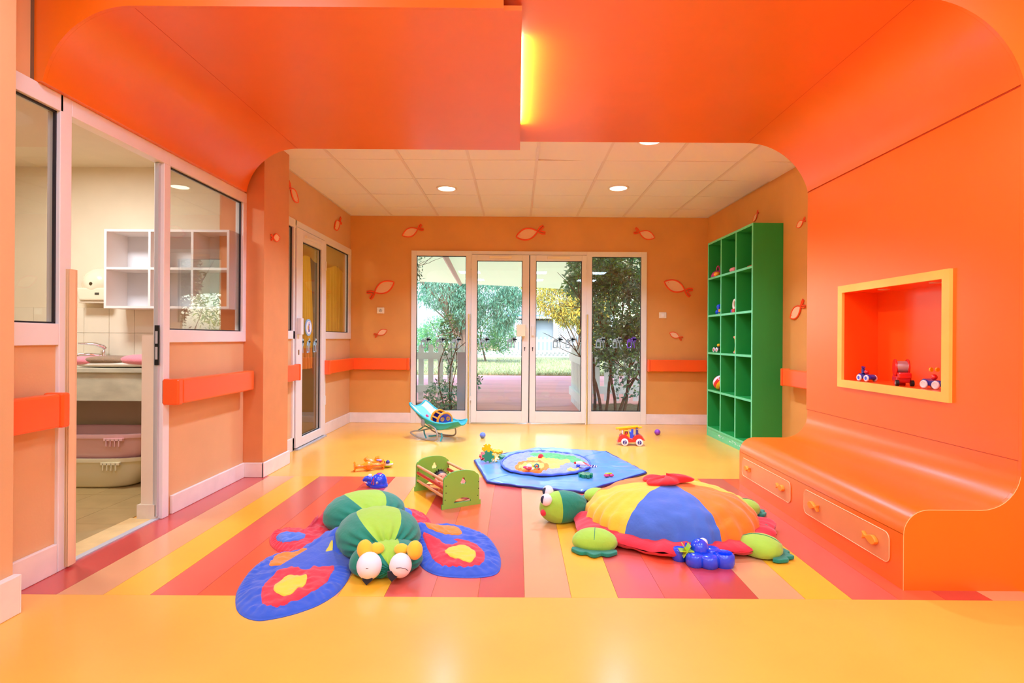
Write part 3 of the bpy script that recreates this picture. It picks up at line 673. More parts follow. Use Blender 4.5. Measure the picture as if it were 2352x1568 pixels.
# display niche
ni = thing('display_niche', 'recessed orange display niche with a yellow frame in the right wall', 'niche', (0, 0, 0))
YF = M('yellow_frame_paint', (252, 206, 92), .45, coat=.15, var=.07, vs=6)
f = B()
n0, n1, m0, m1 = 2.847, 3.84, .787, 1.480; a0, a1, b0, b1 = 2.900, 3.790, .838, 1.4315
f.prism([(n0, m0), (n1, m0), (n1, b0), (n0, b0)], 2.222, 2.24, 'x').prism([(n0, b1), (n1, b1), (n1, m1), (n0, m1)], 2.222, 2.24, 'x')
f.prism([(n0, b0), (a0, b0), (a0, b1), (n0, b1)], 2.222, 2.24, 'x').prism([(a1, b0), (n1, b0), (n1, b1), (a1, b1)], 2.222, 2.24, 'x')
f.build('frame', YF, ni)
NO = M('orange_niche', (250, 92, 14), .35, coat=.25, coatr=.2)
NX = 2.47
for nm, c in (('niche_floor', (2.24, NX, a0, a1, b0-.015, b0)), ('niche_top', (2.24, NX, a0, a1, b1, b1+.015)), ('niche_side', (2.24, NX, a0-.015, a0, b0, b1)), ('niche_side', (2.24, NX, a1, a1+.015, b0, b1)), ('niche_back', (NX, NX+.015, a0, a1, b0, b1))):
    bx(nm, NO, ni, *c)
for y in (3.08, 3.52):
    B().lathe([(.001, -.004), (.030, -.004), (.034, -.001), (.034, 0)], c=(2.33, y, b1), n=24).build('puck_light', M('puck_metal', (226, 214, 206), .3, metal=.4), ni, smooth=True)
# ---------- handrails ----------
def rail(label, x0, x1, y0, y1, z0=.692, z1=.842, extra=None):
    r = thing('bump_rail', label, 'rail', (0, 0, 0), group='orange wall bump rails')
    b = B().box(x0, x1, y0, y1, z0, z1)
    if extra: b.box(*extra)
    b.build('board', ORANGE2, r, bevel=.010)
    return r
r = rail('orange bump rail at the far left edge, ending over the folded cream door', -2.108, -2.05, 2.205, 2.49)
bx('bracket', ORANGE2, r, -2.137, -2.108, 2.30, 2.40, .73, .80); bx('end_cap', ORANGE2, r, -2.135, -2.044, 2.49, 2.536, .688, .846, bevel=.010)
r = rail('orange bump rail under the glazed partition, between doorway and pillar', -2.108, -2.048, 3.395, 4.315)
bx('bracket', ORANGE2, r, -2.155, -2.108, 3.6, 3.7, .73, .80); bx('bracket', ORANGE2, r, -2.155, -2.108, 4.0, 4.1, .73, .80); bx('end_cap', ORANGE2, r, -2.153, -2.045, 3.345, 3.395, .688, .846, bevel=.010)
r = rail('short orange bump rail emerging from behind the pillar beside the glass door', -2.14, -2.085, 4.84, 5.31)
bx('bracket', ORANGE2, r, -2.178, -2.14, 5.0, 5.1, .73, .80); bx('end_cap', ORANGE2, r, -2.143, -2.080, 5.31, 5.335, .688, .846, bevel=.008)
r = rail('orange bump rail turning the left back corner of the alcove', -2.15, -2.095, 6.22, 7.12); bx('board', ORANGE2, r, -2.15, -1.415, 7.105, 7.16, .692, .842, bevel=.010)
bx('bracket', ORANGE2, r, -2.178, -2.15, 6.5, 6.6, .73, .80); bx('bracket', ORANGE2, r, -1.8, -1.7, 7.16, 7.2, .73, .80); bx('end_cap', ORANGE2, r, -1.415, -1.385, 7.10, 7.17, .688, .846, bevel=.006)
bx('end_cap', ORANGE2, r, -2.175, -2.090, 6.18, 6.22, .688, .846, bevel=.006)
r = rail('orange bump rail on the back wall between the glass door set and green shelf', 1.71, 2.44, 7.105, 7.16)
bx('bracket', ORANGE2, r, 2.0, 2.1, 7.16, 7.2, .73, .80); bx('end_cap', ORANGE2, r, 1.683, 1.71, 7.10, 7.17, .688, .846, bevel=.006)
r = rail('orange bump rail on the right wall between green shelf and orange portal', 2.425, 2.48, 4.30, 5.06); bx('bracket', ORANGE2, r, 2.48, 2.56, 4.5, 4.6, .73, .80)
bx('end_cap', ORANGE2, r, 2.418, 2.50, 5.06, 5.085, .688, .846, bevel=.006)
# ---------- wall fish ----------
FO = M('fish_outline_orange', (244, 78, 14), .45); FP = M('fish_peach', (248, 196, 146), .6)
def fishdecal(label, head, tail, wall):
    h, t = Vector(head), Vector(tail); c = (h+t)/2; d = t-h; L_ = d.length
    nrm = {'back': Vector((0, -1, 0)), 'left': Vector((1, 0, 0)), 'right': Vector((-1, 0, 0))}[wall]
    ex = d.normalized(); ez = nrm.cross(ex)*-1; ez = ex.cross(nrm)*1.0
    Rm = Matrix((ex, -nrm, nrm.cross(ex)*-1)).transposed()
    if Rm.determinant() < 0: Rm = Matrix((ex, -nrm, nrm.cross(ex))).transposed()
    o = thing('wall_fish', label, 'fish', c); o.rotation_euler = Rm.to_euler(); o['group'] = 'fish cut-outs on the walls'
    n = 16; bl = L_*.74; hh = L_*.19
    up = [(-L_/2+bl*k/n, hh*sin(pi*(k/n))**.8) for k in range(n+1)]
    body = up+[(x, -z) for x, z in up[1:-1][::-1]]
    B().prism([(x*.97, z*.93) for x, z in body], -.007, .0, 'y').build('body', FP, o)
    r = L_*.025
    B().tube([(x, -.006, z) for x, z in body], r, 6, closed=True).build('outline', FO, o, smooth=True)
    tb = -L_/2+bl
    for s in (1, -1):
        pr_ = [(tb, 0), (tb+L_*.06, s*L_*.06), (tb+L_*.14, s*L_*.125), (tb+L_*.24, s*L_*.15), (tb+L_*.26, s*L_*.10), (tb+L_*.18, s*L_*.055), (tb+L_*.10, s*L_*.01)]
        B().tube([(x, -.006, z) for x, z in pr_], r, 6).build('tail_fin', FO, o, smooth=True)
    B().lathe([(L_*.012, -.010), (L_*.012, -.006)], c=(-L_*.37, 0, hh*.18), n=10, axis='y').build('eye', FO, o)
bk = lambda u, v: P(u, v, 7.197)
fishdecal('fish cut-out above the left glass side pane, nearest the left corner', bk(925, 541), bk(971, 521), 'back')
fishdecal('large fish cut-out centred above the glass double doors', bk(1186, 544), bk(1251, 527), 'back')
fishdecal('fish cut-out facing right, above the right glass side pane', bk(1503, 546), bk(1457, 529), 'back')
fishdecal('large fish cut-out left of the door set, above the wall socket', bk(905, 648), bk(846, 679), 'back')
fishdecal('large fish cut-out right of the door set, above the light switch', bk(1526, 647), bk(1588, 673), 'back')
fishdecal('small fish cut-out left of the door set, below the wall socket', bk(889, 758), bk(860, 771), 'back')
fishdecal('small fish cut-out right of the door set, below the light switch', bk(1538, 764), bk(1567, 778), 'back')
lf = lambda u, v, x=-2.176: PX(u, v, x)
fishdecal('small fish cut-out on the side of the pillar', lf(641, 546, -1.998), lf(621, 545, -1.998), 'left')
fishdecal('fish cut-out nosing down, high on the left alcove wall beside the pillar', lf(684, 464), lf(660, 422), 'left')
fishdecal('small fish cut-out high on the left alcove wall near the corner', lf(767, 524), lf(783, 506), 'left')
def rt(u, v):
    x = 2.5
    for _ in range(4):
        p = PX(u, v, x); x = 2.474+(7.2-p.y)*.0267-.003
    return PX(u, v, x)
fishdecal('fish cut-out just above the top of the green shelf', rt(1731, 508), rt(1743, 485), 'right')
fishdecal('fish cut-out on the right wall, upper one beside the orange portal', rt(1831, 521), rt(1851, 503), 'right')
fishdecal('larger fish cut-out on the right wall at mid height beside the orange portal', rt(1817, 730), rt(1849, 695), 'right')
# socket, switch
PL = M('cream_switch_plastic', (244, 232, 204), .35)
for (u, v, nm, lb) in ((874.5, 713, 'wall_socket', 'cream wall socket left of the glass door set'), (1522, 724, 'light_switch', 'cream light switch right of the glass door set')):
    p = P(u, v, 7.2); s = thing(nm, lb, 'socket' if 'socket' in nm else 'switch', (p.x, 7.2, p.z))
    B().box(-.048, .048, -.014, 0, -.040, .040).build('plate', PL, s, bevel=.006)
    if nm == 'wall_socket':
        B().lathe([(.022, -.016), (.024, -.014)], n=20, axis='y').build('well', M('socket_grey', (206, 198, 180), .5), s)
        for q in ((-.008, -.006), (.008, -.006), (0, .009)): B().lathe([(.004, -.018), (.004, -.015)], c=(q[0], 0, q[1]), n=8, axis='y').build('pin_hole', DARK, s)
    else: B().box(-.018, .018, -.019, -.012, -.022, .022).build('rocker', M('switch_rocker', (252, 246, 230), .3), s, bevel=.003)
# ---------- green shelf ----------
y0s, y1s = 5.256, 6.42; ang = -.0225
shf = thing('shelf_unit', 'tall green open shelf unit of fifteen compartments against the right wall', 'shelf', (2.232, y0s, 0), rz=.0225)
LY = y1s-y0s; D = .262; zt = 2.219; t = .022
ys = [0, LY/3, 2*LY/3, LY]; zs = [.086+(zt-.086)/5*k for k in range(6)]
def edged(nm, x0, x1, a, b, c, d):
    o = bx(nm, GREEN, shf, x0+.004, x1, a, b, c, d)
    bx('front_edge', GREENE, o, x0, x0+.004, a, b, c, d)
    return o
edged('side_panel', 0, D+.03, 0, t, .0, zt); edged('side_panel', 0, D, LY-t, LY, 0, zt)
edged('top_panel', 0, D, t, LY-t, zt-t, zt); bx('back_panel', GREEN, shf, D-.008, D, t, LY-t, .08, zt)
for k in (1, 2): edged('divider', 0.001, D-.008, ys[k]-t/2, ys[k]+t/2, .086+t, zt-t)
for z in zs[:-1]: edged('shelf_board', 0, D-.008, t, LY-t, z, z+t)
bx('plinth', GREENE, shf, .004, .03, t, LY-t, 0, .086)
pc = B(); rq = random.Random(4)
for k in range(26):
    y = rq.uniform(.15, .85); z = rq.uniform(.035, .06); pc.box(.0030, .0042, y, y+rq.uniform(.008, .04), z, z+rq.uniform(.002, .006))
pc.build('chipped_paint', M('chip_white', (236, 240, 234), .7), shf, kind='stuff')
def shelfpt(col, row, fy, dx=.08):   # col 0 = far, row 0 = bottom; fy fraction across compartment from far side
    yl = LY - (col+fy)*LY/3; z = zs[row]+t
    c, s = cos(.0225), sin(.0225)
    return (2.232 + dx*c - yl*s, y0s + dx*s + yl*c, z)
# ---------- curtains ----------
CUR = M('ochre_curtain', (240, 194, 66), .8, trans=.45, var=.08, vs=8, bump=.2, bs=60); CURB = M('orange_curtain_hem', (232, 150, 62), .8, trans=.4); CURP = M('ochre_pelmet', (206, 172, 92), .8, trans=.35)
def curtain(label, ya, yb, yc, yd, zt_, zb, ph, hem=True):
    c = thing('curtain', label, 'curtain', (0, 0, 0)); nf = 7
    def fn(i, j, z0=None, z1=None):
        z = zt_+(zb-zt_)*j if z0 is None else z0+(z1-z0)*j
        f_ = (zt_-z)/(zt_-zb); a = ya+(yc-ya)*f_; b = yb+(yd-yb)*f_; amp = .016+.030*f_
        return (-2.244+amp*.8*sin(i*nf*2*pi+ph+.6*sin(3*f_))+.006*sin(i*31+j*3), a+(b-a)*i, z)
    zz_ = zb+.22 if hem else zb
    B().sheet(lambda i, j: fn(i, j, zt_, zz_), 90, 14).build('cloth', CUR, c, smooth=True, angle=180)
    if hem: B().sheet(lambda i, j: fn(i, j, zz_, zb), 90, 3).build('hem', CURB, c, smooth=True, angle=180)
    return c
# dx: curtains hang just behind the glass
c = curtain('ochre curtain behind the glass door of the alcove, with an orange hem', 5.44, 5.98, 5.46, 6.04, 2.03, .77, 0)
B().sheet(lambda i, j: (-2.214+.004*sin(i*20), 5.44+.66*i, 2.16-.22*j-.02*sin(i*8)*j), 40, 3).build('pelmet', CURP, c, smooth=True, angle=180)
c = curtain('ochre curtain behind the alcove window beside the back corner', 6.22, 7.06, 6.24, 6.98, 1.98, 1.10, 1, hem=False)
B().sheet(lambda i, j: (-2.214+.004*sin(i*20), 6.22+.80*i, 2.20-.26*j-.03*sin(i*7)*j), 40, 3).build('pelmet', CURP, c, smooth=True, angle=180)
c = curtain('narrow strip of ochre curtain behind the window next to the pillar', 4.9, 5.28, 4.9, 5.16, 2.05, 1.0, 2, hem=False)
# ---------- changing room ----------
MARB = M('veined_marble', (198, 192, 166), .3, coat=.3, var=.22, vs=5, stretch=(1, 1, 2.2)); SHW = M('white_melamine', (236, 226, 220), .4)
ct = thing('counter', 'marble changing counter in the room behind the doorway', 'counter', (0, 0, 0))
bx('worktop', MARB, ct, -4.08, -2.30, 3.98, 4.435, .838, .872, bevel=.004); bx('apron', MARB, ct, -4.08, -2.30, 4.0, 4.03, .635, .836)
bx('support', BEIGEW, ct, -2.34, -2.26, 4.04, 4.43, 0, .836)
bx('support', BEIGEW, ct, -4.09, -4.05, 4.04, 4.43, 0, .836)
# folded pink mat
tm = thing('changing_mat', 'puffy pink and brown towelling changing mat on the marble counter', 'mat', (-2.90, 4.15, .872))
def puff(a, b, hx, hy, hz, ph=0):
    def fn(i, j):
        th = 2*pi*i; p = pi*j; cx_ = abs(cos(th))**.6*(1 if cos(th) > 0 else -1); sx_ = abs(sin(th))**.6*(1 if sin(th) > 0 else -1)
        r = sin(p)**.5; z = hz*(1-cos(p))/2*(1+.12*sin(th*3+ph)*sin(p)); return (a+hx*cx_*r, b+hy*sx_*r, z)
    return B().sheet(fn, 36, 12, cu=True)
puff(0, 0, .36, .15, .045).build('base_pad', M('cream_cloth', (236, 222, 204), .9, bump=.2, bs=30), tm, smooth=True, angle=180)
o = puff(.24, -.01, .26, .16, .085, 2).build('pink_pad', M('pink_towelling', (240, 140, 150), .95, sheen=.4, bump=.5, bs=150), tm, smooth=True, angle=180); o.location = (0, 0, .012)
o = puff(-.27, 0, .10, .15, .07, 1).build('pink_pad', _mats['pink_towelling'], tm, smooth=True, angle=180); o.location = (0, 0, .012)
o = puff(-.10, 0, .19, .156, .06, 1).build('brown_cover', M('brown_towelling', (150, 122, 92), .95, sheen=.3, bump=.5, bs=150), tm, smooth=True, angle=180); o.location = (0, 0, .024)
# faucet
fa = thing('faucet', 'chrome single lever tap on the changing counter', 'tap', (-3.27, 4.37, .872))
B().lathe([(.026, 0), (.026, .006), (.020, .012), (.020, .10), (.016, .12)], n=20).build('body', CHROME, fa, smooth=True)
B().tube([(0, 0, .075), (-.05, -.05, .085), (-.11, -.10, .088), (-.125, -.115, .070)], [.017, .014, .012, .011], 12).build('spout', CHROME, fa, smooth=True)
B().tube([(.015, .01, .13), (0, 0, .148), (-.04, -.035, .168), (-.12, -.10, .172)], [.014, .018, .012, .007], 12).build('lever', CHROME, fa, smooth=True)
# paper dispenser
pd = thing('paper_dispenser', 'round cream wall dispenser above the tap', 'dispenser', (-3.33, 4.436, 1.36))
def dsp(i, j):
    y = -.12*sin(pi/2*j)**.6 if j < 1 else -.12
    k = 1-.9*(1-cos(pi/2*j))**1.0 if j < 1 else .1
    a = 2*pi*i; x, z = cos(a), sin(a); rx, rz = .135, .135
    if z < 0: x *= (1-.18*-z); 
    return (rx*x*k, -(.12*sin(pi/2*j)), .15+rz*z*k)
B().sheet(dsp, 40, 12, cu=True).build('cover', M('cream_gloss_plastic', (232, 220, 190), .2, coat=.5), pd, smooth=True, angle=180)
B().prism([(-.10, .02), (.11, .02), (.125, .12), (-.125, .12)], -.115, 0, 'y').build('lower_body', _mats['cream_gloss_plastic'], pd, bevel=.012)
bx('window', M('dispenser_window', (70, 66, 56), .3), pd, .03, .062, -.118, -.112, .065, .082)
B().prism([(-.11, 0), (.10, 0), (.10, .02), (-.11, .02)], -.10, 0, 'y').build('tray', M('cream_tray', (222, 206, 180), .5), pd, bevel=.005)
# wall cubby
cu_ = thing('wall_cubby', 'white wall shelf with open compartments above the tiles', 'shelf', (-3.14, 4.2, 1.315))
W0, H0, D0, tk = .95, .60, .235, .018
bx('side_panel', SHW, cu_, 0, tk, 0, D0, 0, H0); bx('side_panel', SHW, cu_, W0-tk, W0, 0, D0, 0, H0)
for z in (0, H0*.49, H0-tk): bx('shelf_board', SHW, cu_, tk, W0-tk, 0, D0-.006, z, z+tk)
bx('divider', SHW, cu_, .335, .335+tk, 0, D0-.006, tk, H0*.49); bx('divider', SHW, cu_, .335, .335+tk, 0, D0-.006, H0*.49+tk, H0-tk)
bx('divider', SHW, cu_, .66, .66+tk, 0, D0-.006, tk, H0*.49); bx('divider', SHW, cu_, .66, .66+tk, 0, D0-.006, H0*.49+tk, H0-tk)
bx('back_panel', M('pale_grey_board', (222, 220, 222), .6), cu_, tk, W0-tk, D0-.006, D0, 0, H0)
B().lathe([(.012, -.002), (.014, 0)], c=(.20, D0-.006, H0*.49+.05), n=14, axis='y').build('cable_hole', DARK, cu_)
# baby baths under the counter
def bath(label, x, y, z, col, sx, sy, h, nm):
    m = M(nm, col, .25, coat=.4); b_ = thing('baby_bath', label, 'bath', (x, y, z))
    def sup(a, q=.55): return (abs(cos(a))**q*(1 if cos(a) > 0 else -1), abs(sin(a))**q*(1 if sin(a) > 0 else -1))
    prof = [(.0, .004), (.70, 0), (.78, .02), (.88, h*.55), (.93, h-.03), (.99, h-.028), (1.0, h-.012), (1.0, h), (.94, h), (.90, h-.02), (.85, h*.5), (.74, .03), (0, .025)]
    def fn(i, j):
        k = j*(len(prof)-1); q = min(int(k+1e-6), len(prof)-1); r, zz_ = prof[q]; c_, s_ = sup(2*pi*i); return (sx*c_*r*(1 if c_ < 0 or q < 1 else 1.0), sy*s_*r, zz_)
    B().sheet(fn, 48, len(prof)-1, cu=True).build('tub', m, b_, smooth=True, angle=50)
    g_ = B()
    for q in range(4): g_.box(sx*.45+q*.03, sx*.45+q*.03+.008, -sy*1.0, -sy*.93, h-.085, h-.03)
    g_.box(sx*.42, sx*.45+.12, -sy*1.0, -sy*.90, h-.045, h-.026); g_.build('handle', m, b_, bevel=.002)
    return b_
bath('cream baby bath on the tiled floor under the counter', -3.17, 4.18, 0, (228, 220, 184), .47, .23, .225, 'cream_bath')
bath('pink baby bath stacked on the cream one under the counter', -3.15, 4.17, .185, (226, 176, 176), .50, .235, .215, 'pink_bath')
# ================= SOFT TOYS =================
from mathutils import noise as NZ
def nz(x, y, z=0): return NZ.noise(Vector((x, y, z)))
def cloth(name, col, b=.5, bs=21, **k): return M(name, col, .85, sheen=.25, bump=b, bs=bs, var=.06, vs=8, **k)
def cen(pts): return (sum(p[0] for p in pts)/len(pts), sum(p[1] for p in pts)/len(pts))
def smooth_poly(pts, n=4):
    out = []; N = len(pts)
    for i in range(N):
        p0, p1, p2, p3 = [Vector(pts[(i+k-1) % N]).to_3d() if len(pts[0]) == 2 else Vector(pts[(i+k-1) % N]) for k in range(4)]
        for k in range(n):
            t = k/n; q = .5*((2*p1)+(-p0+p2)*t+(2*p0-5*p1+4*p2-p3)*t*t+(-p0+3*p1-3*p2+p3)*t**3); out.append((q.x, q.y))
    return out
class Pillow:
    """flat stuffed cushion over a floor outline; height(x,y) lets patches follow its surface"""
    def __init__(s, pts, h, wr=.006, base=0, lift=None):
        s.p = smooth_poly(pts, 5); s.c = cen(s.p); s.h = h; s.wr = wr; s.base = base; s.lift = lift
        s.ang = sorted([(atan2(y-s.c[1], x-s.c[0]), hypot(x-s.c[0], y-s.c[1])) for x, y in s.p])
    def rad(s, a):
        A = s.ang
        for i in range(len(A)):
            a0, r0 = A[i-1]; a1, r1 = A[i]
            if i == 0: a0 -= 2*pi
            if a0 <= a <= a1: return r0+(r1-r0)*(a-a0)/max(1e-9, a1-a0)
        a0, r0 = A[-1]; a1, r1 = A[0]; return r0+(r1-r0)*(a-a0)/(a1+2*pi-a0)
    def z(s, x, y):
        dx, dy = x-s.c[0], y-s.c[1]; t = min(1, hypot(dx, dy)/max(1e-6, s.rad(atan2(dy, dx))))
        w = s.wr*(nz(x*16, y*16, s.h*50)+.6*nz(x*38, y*30, 3))*min(1, (1-t)*6)*1.5
        edge = s.wr*1.1*sin(atan2(dy, dx)*46+3*nz(x*8, y*8))*max(0, t-.72)*3.2*(1-t)*6
        g = s.base+s.h*(max(0, 1-t**3.2))**.5+w+edge
        return g+(s.lift(x, y) if s.lift else 0)
    def mesh(s, nr=40, na=220, ox=0, oy=0):
        b = B(); vs = []
        for j in range(nr+1):
            t = (j/nr)**.75
            for i in range(na):
                a = -pi+2*pi*i/na; r = s.rad(a)*t; x, y = s.c[0]+r*cos(a), s.c[1]+r*sin(a); vs.append((x-ox, y-oy, s.z(x, y) if j < nr else s.z(x, y)))
        fs = [(j*na+i, (j+1)*na+i, (j+1)*na+(i+1) % na, j*na+(i+1) % na) for j in range(nr) for i in range(na)]
        m = len(vs); vs += [(x, y, (s.lift(x+ox, y+oy) if s.lift else 0)+.002) for x, y, z in vs[-na:]]
        fs += [(nr*na+i, m+i, m+(i+1) % na, nr*na+(i+1) % na) for i in range(na)]
        fs.append(tuple(m+i for i in range(na))[::-1])
        return b.add(vs, fs)
    def patch(s, pts, ox=0, oy=0, up=.003, nr=18, na=110, sm=5):
        q = Pillow.__new__(Pillow); q.p = smooth_poly(pts, sm); q.c = cen(q.p); q.ang = sorted([(atan2(y-q.c[1], x-q.c[0]), hypot(x-q.c[0], y-q.c[1])) for x, y in q.p])
        b = B(); vs = []
        for j in range(nr+1):
            for i in range(na):
                a = -pi+2*pi*i/na; r = q.rad(a)*j/nr; x, y = q.c[0]+r*cos(a), q.c[1]+r*sin(a); vs.append((x-ox, y-oy, s.z(x, y)+(up if j < nr else -.001)))
        return b.add(vs, [(j*na+i, (j+1)*na+i, (j+1)*na+(i+1) % na, j*na+(i+1) % na) for j in range(nr) for i in range(na)])
def GP(lst, z=.02): return [G(u, v, z) for u, v in lst]
CB, CR, CO, CY = cloth('cotton_blue', (34, 84, 190)), cloth('cotton_red', (214, 36, 52)), cloth('cotton_orange', (250, 128, 16)), cloth('cotton_yellow', (248, 200, 52))
CG, CLG, CW = cloth('cotton_sea_green', (8, 132, 104)), cloth('cotton_lime', (158, 206, 60)), cloth('cotton_white', (240, 232, 236), .15)
CMB = cloth('cotton_mid_blue', (66, 110, 196))
# ---- insect cushion ----
DX, DY = -.74, 2.88
df = thing('insect_cushion', 'big-eyed green stuffed insect floor cushion with red and blue patterned wings', 'soft toy', (DX, DY, 0))
def wing(name, mt, out, h, patches, wr=.006, lift=None, zz=.02):
    p = Pillow(GP(out, zz), h, wr, lift=lift); w = p.mesh(ox=DX, oy=DY).build(name, mt, df, smooth=True, angle=180)
    for pm_, pl, up in patches: p.patch(GP(pl, h), ox=DX, oy=DY, up=up+.001).build('patch', pm_, w, smooth=True, angle=180)
    return p
lf_ = lambda cx0, cy0, R, H: (lambda x, y: H*max(0, 1-hypot(x-cx0, y-cy0)/R)**1.2)
wing('front_wing', CB, [(770, 1235), (725, 1252), (680, 1256), (625, 1268), (580, 1298), (548, 1340), (541, 1375), (552, 1400), (588, 1414), (635, 1409), (690, 1395), (740, 1375), (782, 1345), (806, 1305), (805, 1268)], .035,
     [(CO, [(640, 1268), (668, 1263), (720, 1272), (712, 1286), (690, 1296), (622, 1299), (625, 1282)], .005), (CR, [(615, 1330), (655, 1302), (690, 1297), (735, 1300), (768, 1297), (760, 1318), (735, 1345), (690, 1370), (640, 1384), (606, 1384), (600, 1355)], .003),
      (CY, [(640, 1338), (662, 1320), (690, 1326), (706, 1325), (702, 1342), (685, 1352), (668, 1366), (645, 1366), (628, 1358), (630, 1345)], .007), (M('cotton_pale_olive', (206, 196, 70), .8, bump=.2), [(752, 1272), (763, 1265), (764, 1275), (757, 1288), (742, 1291)], .003)],
     wr=.007, lift=lf_(*G(800, 1262), .26, .13))
wing('front_wing', CB, [(950, 1212), (985, 1200), (1030, 1197), (1075, 1206), (1120, 1226), (1146, 1262), (1150, 1292), (1138, 1310), (1100, 1317), (1050, 1317), (1005, 1312), (972, 1296), (955, 1270), (945, 1240)], .035,
     [(CO, [(972, 1216), (995, 1209), (1025, 1202), (1045, 1206), (1062, 1222), (1035, 1229), (990, 1233), (976, 1228)], .005), (CR, [(970, 1240), (1000, 1243), (1035, 1238), (1080, 1242), (1108, 1258), (1114, 1276), (1105, 1292), (1070, 1297), (1030, 1296), (998, 1284), (984, 1262)], .003),
      (CY, [(1022, 1264), (1035, 1256), (1070, 1256), (1092, 1268), (1092, 1282), (1080, 1291), (1062, 1287), (1035, 1280), (1022, 1272)], .007)], wr=.007, lift=lf_(*G(955, 1245), .2, .09))
wing('back_wing', CR, [(745, 1180), (764, 1206), (768, 1228), (745, 1245), (715, 1262), (690, 1270), (660, 1264), (636, 1256), (620, 1240), (624, 1221), (650, 1213), (685, 1213), (712, 1216), (728, 1198)], .04,
     [(CMB, [(634, 1228), (650, 1221), (680, 1220), (700, 1225), (698, 1235), (670, 1241), (645, 1240)], .003)], wr=.008, lift=lf_(*G(765, 1190), .2, .12))
wing('back_wing', CR, [(905, 1172), (930, 1168), (955, 1170), (978, 1180), (990, 1198), (960, 1212), (925, 1208), (900, 1190)], .035, [(CMB, [(918, 1176), (935, 1173), (946, 1180), (944, 1188), (928, 1190), (915, 1184)], .003)], wr=.006, lift=lf_(*G(885, 1190), .2, .06))
def blob(name, c, r, rz, parent, stripe=True, sw=.32, wr=.012, flat=.28, base=CG, top=CLG):
    # stuffed body lobe: dark sides, lime stripe along the back
    Rm = Matrix.Rotation(rz, 3, 'Z')
    def mk(sel):
        b = B(); n, m = 96, 34; vs = []
        for i in range(m+1):
            ph = pi*i/m                        # pole axis = local y (head-tail)
            for k in range(n+1):
                th = 2*pi*k/n
                d = Vector((sin(ph)*sin(th), cos(ph), sin(ph)*cos(th)))
                g = 1+wr*2.2*sin(th*17+2*sin(ph*2))*(abs(cos(ph))**2.2)*1.5+wr*(nz(d.x*3, d.y*3, d.z*3+c[0]*9)+.5*nz(d.x*8, d.y*8, d.z*8))*1.6
                z = d.z*r[2]*g; z = max(z, -c[2]+.002) if z < 0 else z
                p = Rm @ Vector((d.x*r[0]*g*(1+.12*max(0, -d.z)), d.y*r[1]*g, z)); vs.append((c[0]-DX+p.x, c[1]-DY+p.y, c[2]+p.z))
        fs = []
        for i in range(m):
            for k in range(n):
                th = (k+.5)/n; th = th if th < .5 else th-1; on = abs(th)*2*pi < sw if stripe else False
                if on == sel: fs.append((i*(n+1)+k, i*(n+1)+k+1, (i+1)*(n+1)+k+1, (i+1)*(n+1)+k))
        return b.add(vs, fs)
    o = mk(False).build(name, base, parent, smooth=True, angle=180)
    if stripe:
        s_ = mk(True).build('back_stripe', top, o, smooth=True, angle=180)
    return o
p1 = G(838, 1215, .0); p2_ = G(872, 1262, .0); p3_ = G(880, 1322, .0)
hz = atan2(p1[1]-p3_[1], p1[0]-p3_[0])-pi/2
blob('rear_body', (p1[0]-.01, p1[1]+.035, .090), (.232, .21, .115), hz+.22, df, sw=.46)
blob('front_body', (p2_[0], p2_[1]-.03, .095), (.212, .235, .125), hz+.02, df, sw=.50, wr=.015)
blob('head', (p3_[0]-.002, p3_[1]+.075, .052), (.172, .130, .085), hz, df, sw=.34)
for (u, v, r, u2, v2, r2, sd) in ((848, 1299, .056, 838, 1261, .036, -1), (920, 1298, .050, 953, 1263, .036, 1)):
    e = P(u, v, 2.50); b_ = B(); b_.ell((e.x-DX, e.y-DY, e.z), (r, r*.95, r*1.08), 28, 18); ey = b_.build('eye', CW, df, smooth=True, angle=180)
    q = P(u-(5 if sd < 0 else -0), v+18, 2.452); B().tube([(q.x-DX-.032, q.y-DY+.016, q.z+.012), (q.x-DX-.02, q.y-DY+.002, q.z+.022), (q.x-DX, q.y-DY-.005, q.z+.026), (q.x-DX+.02, q.y-DY+.002, q.z+.02), (q.x-DX+.03, q.y-DY+.016, q.z+.005)], .0012, 5).build('pupil_seam', BLACK, ey)
    t_ = B(); k = P(u-4+(0 if sd < 0 else -14), v+30-(0 if sd < 0 else 7), 2.47); t_.prism([(-.024, .018), (.020, .022), (.024, -.004), (-.004, -.028), (-.022, -.006)], -.006, .006, 'y'); fo_ = t_.build('pupil_felt', cloth('cotton_black', (24, 24, 34)), ey, bevel=.003); fo_.location = (k.x-DX, k.y-DY, k.z)
    a = P(u2, v2, 2.54); b_ = B(); b_.ell((a.x-DX, a.y-DY, a.z), (r2, r2*.9, r2*1.2), 20, 14, fn=lambda d: 1+.03*sin(atan2(d.y, d.x)*9)*abs(d.z))
    a2 = P(u2+(28 if sd < 0 else -31), v2-2, 2.555); b_.ell((a2.x-DX, a2.y-DY, a2.z), (r2*.95, r2*.7, r2*.72), 20, 14, fn=lambda d: 1+.03*sin(atan2(d.y, d.x)*9)*abs(d.z))
    b_.build('feeler_knot', CY, df, smooth=True, angle=180)
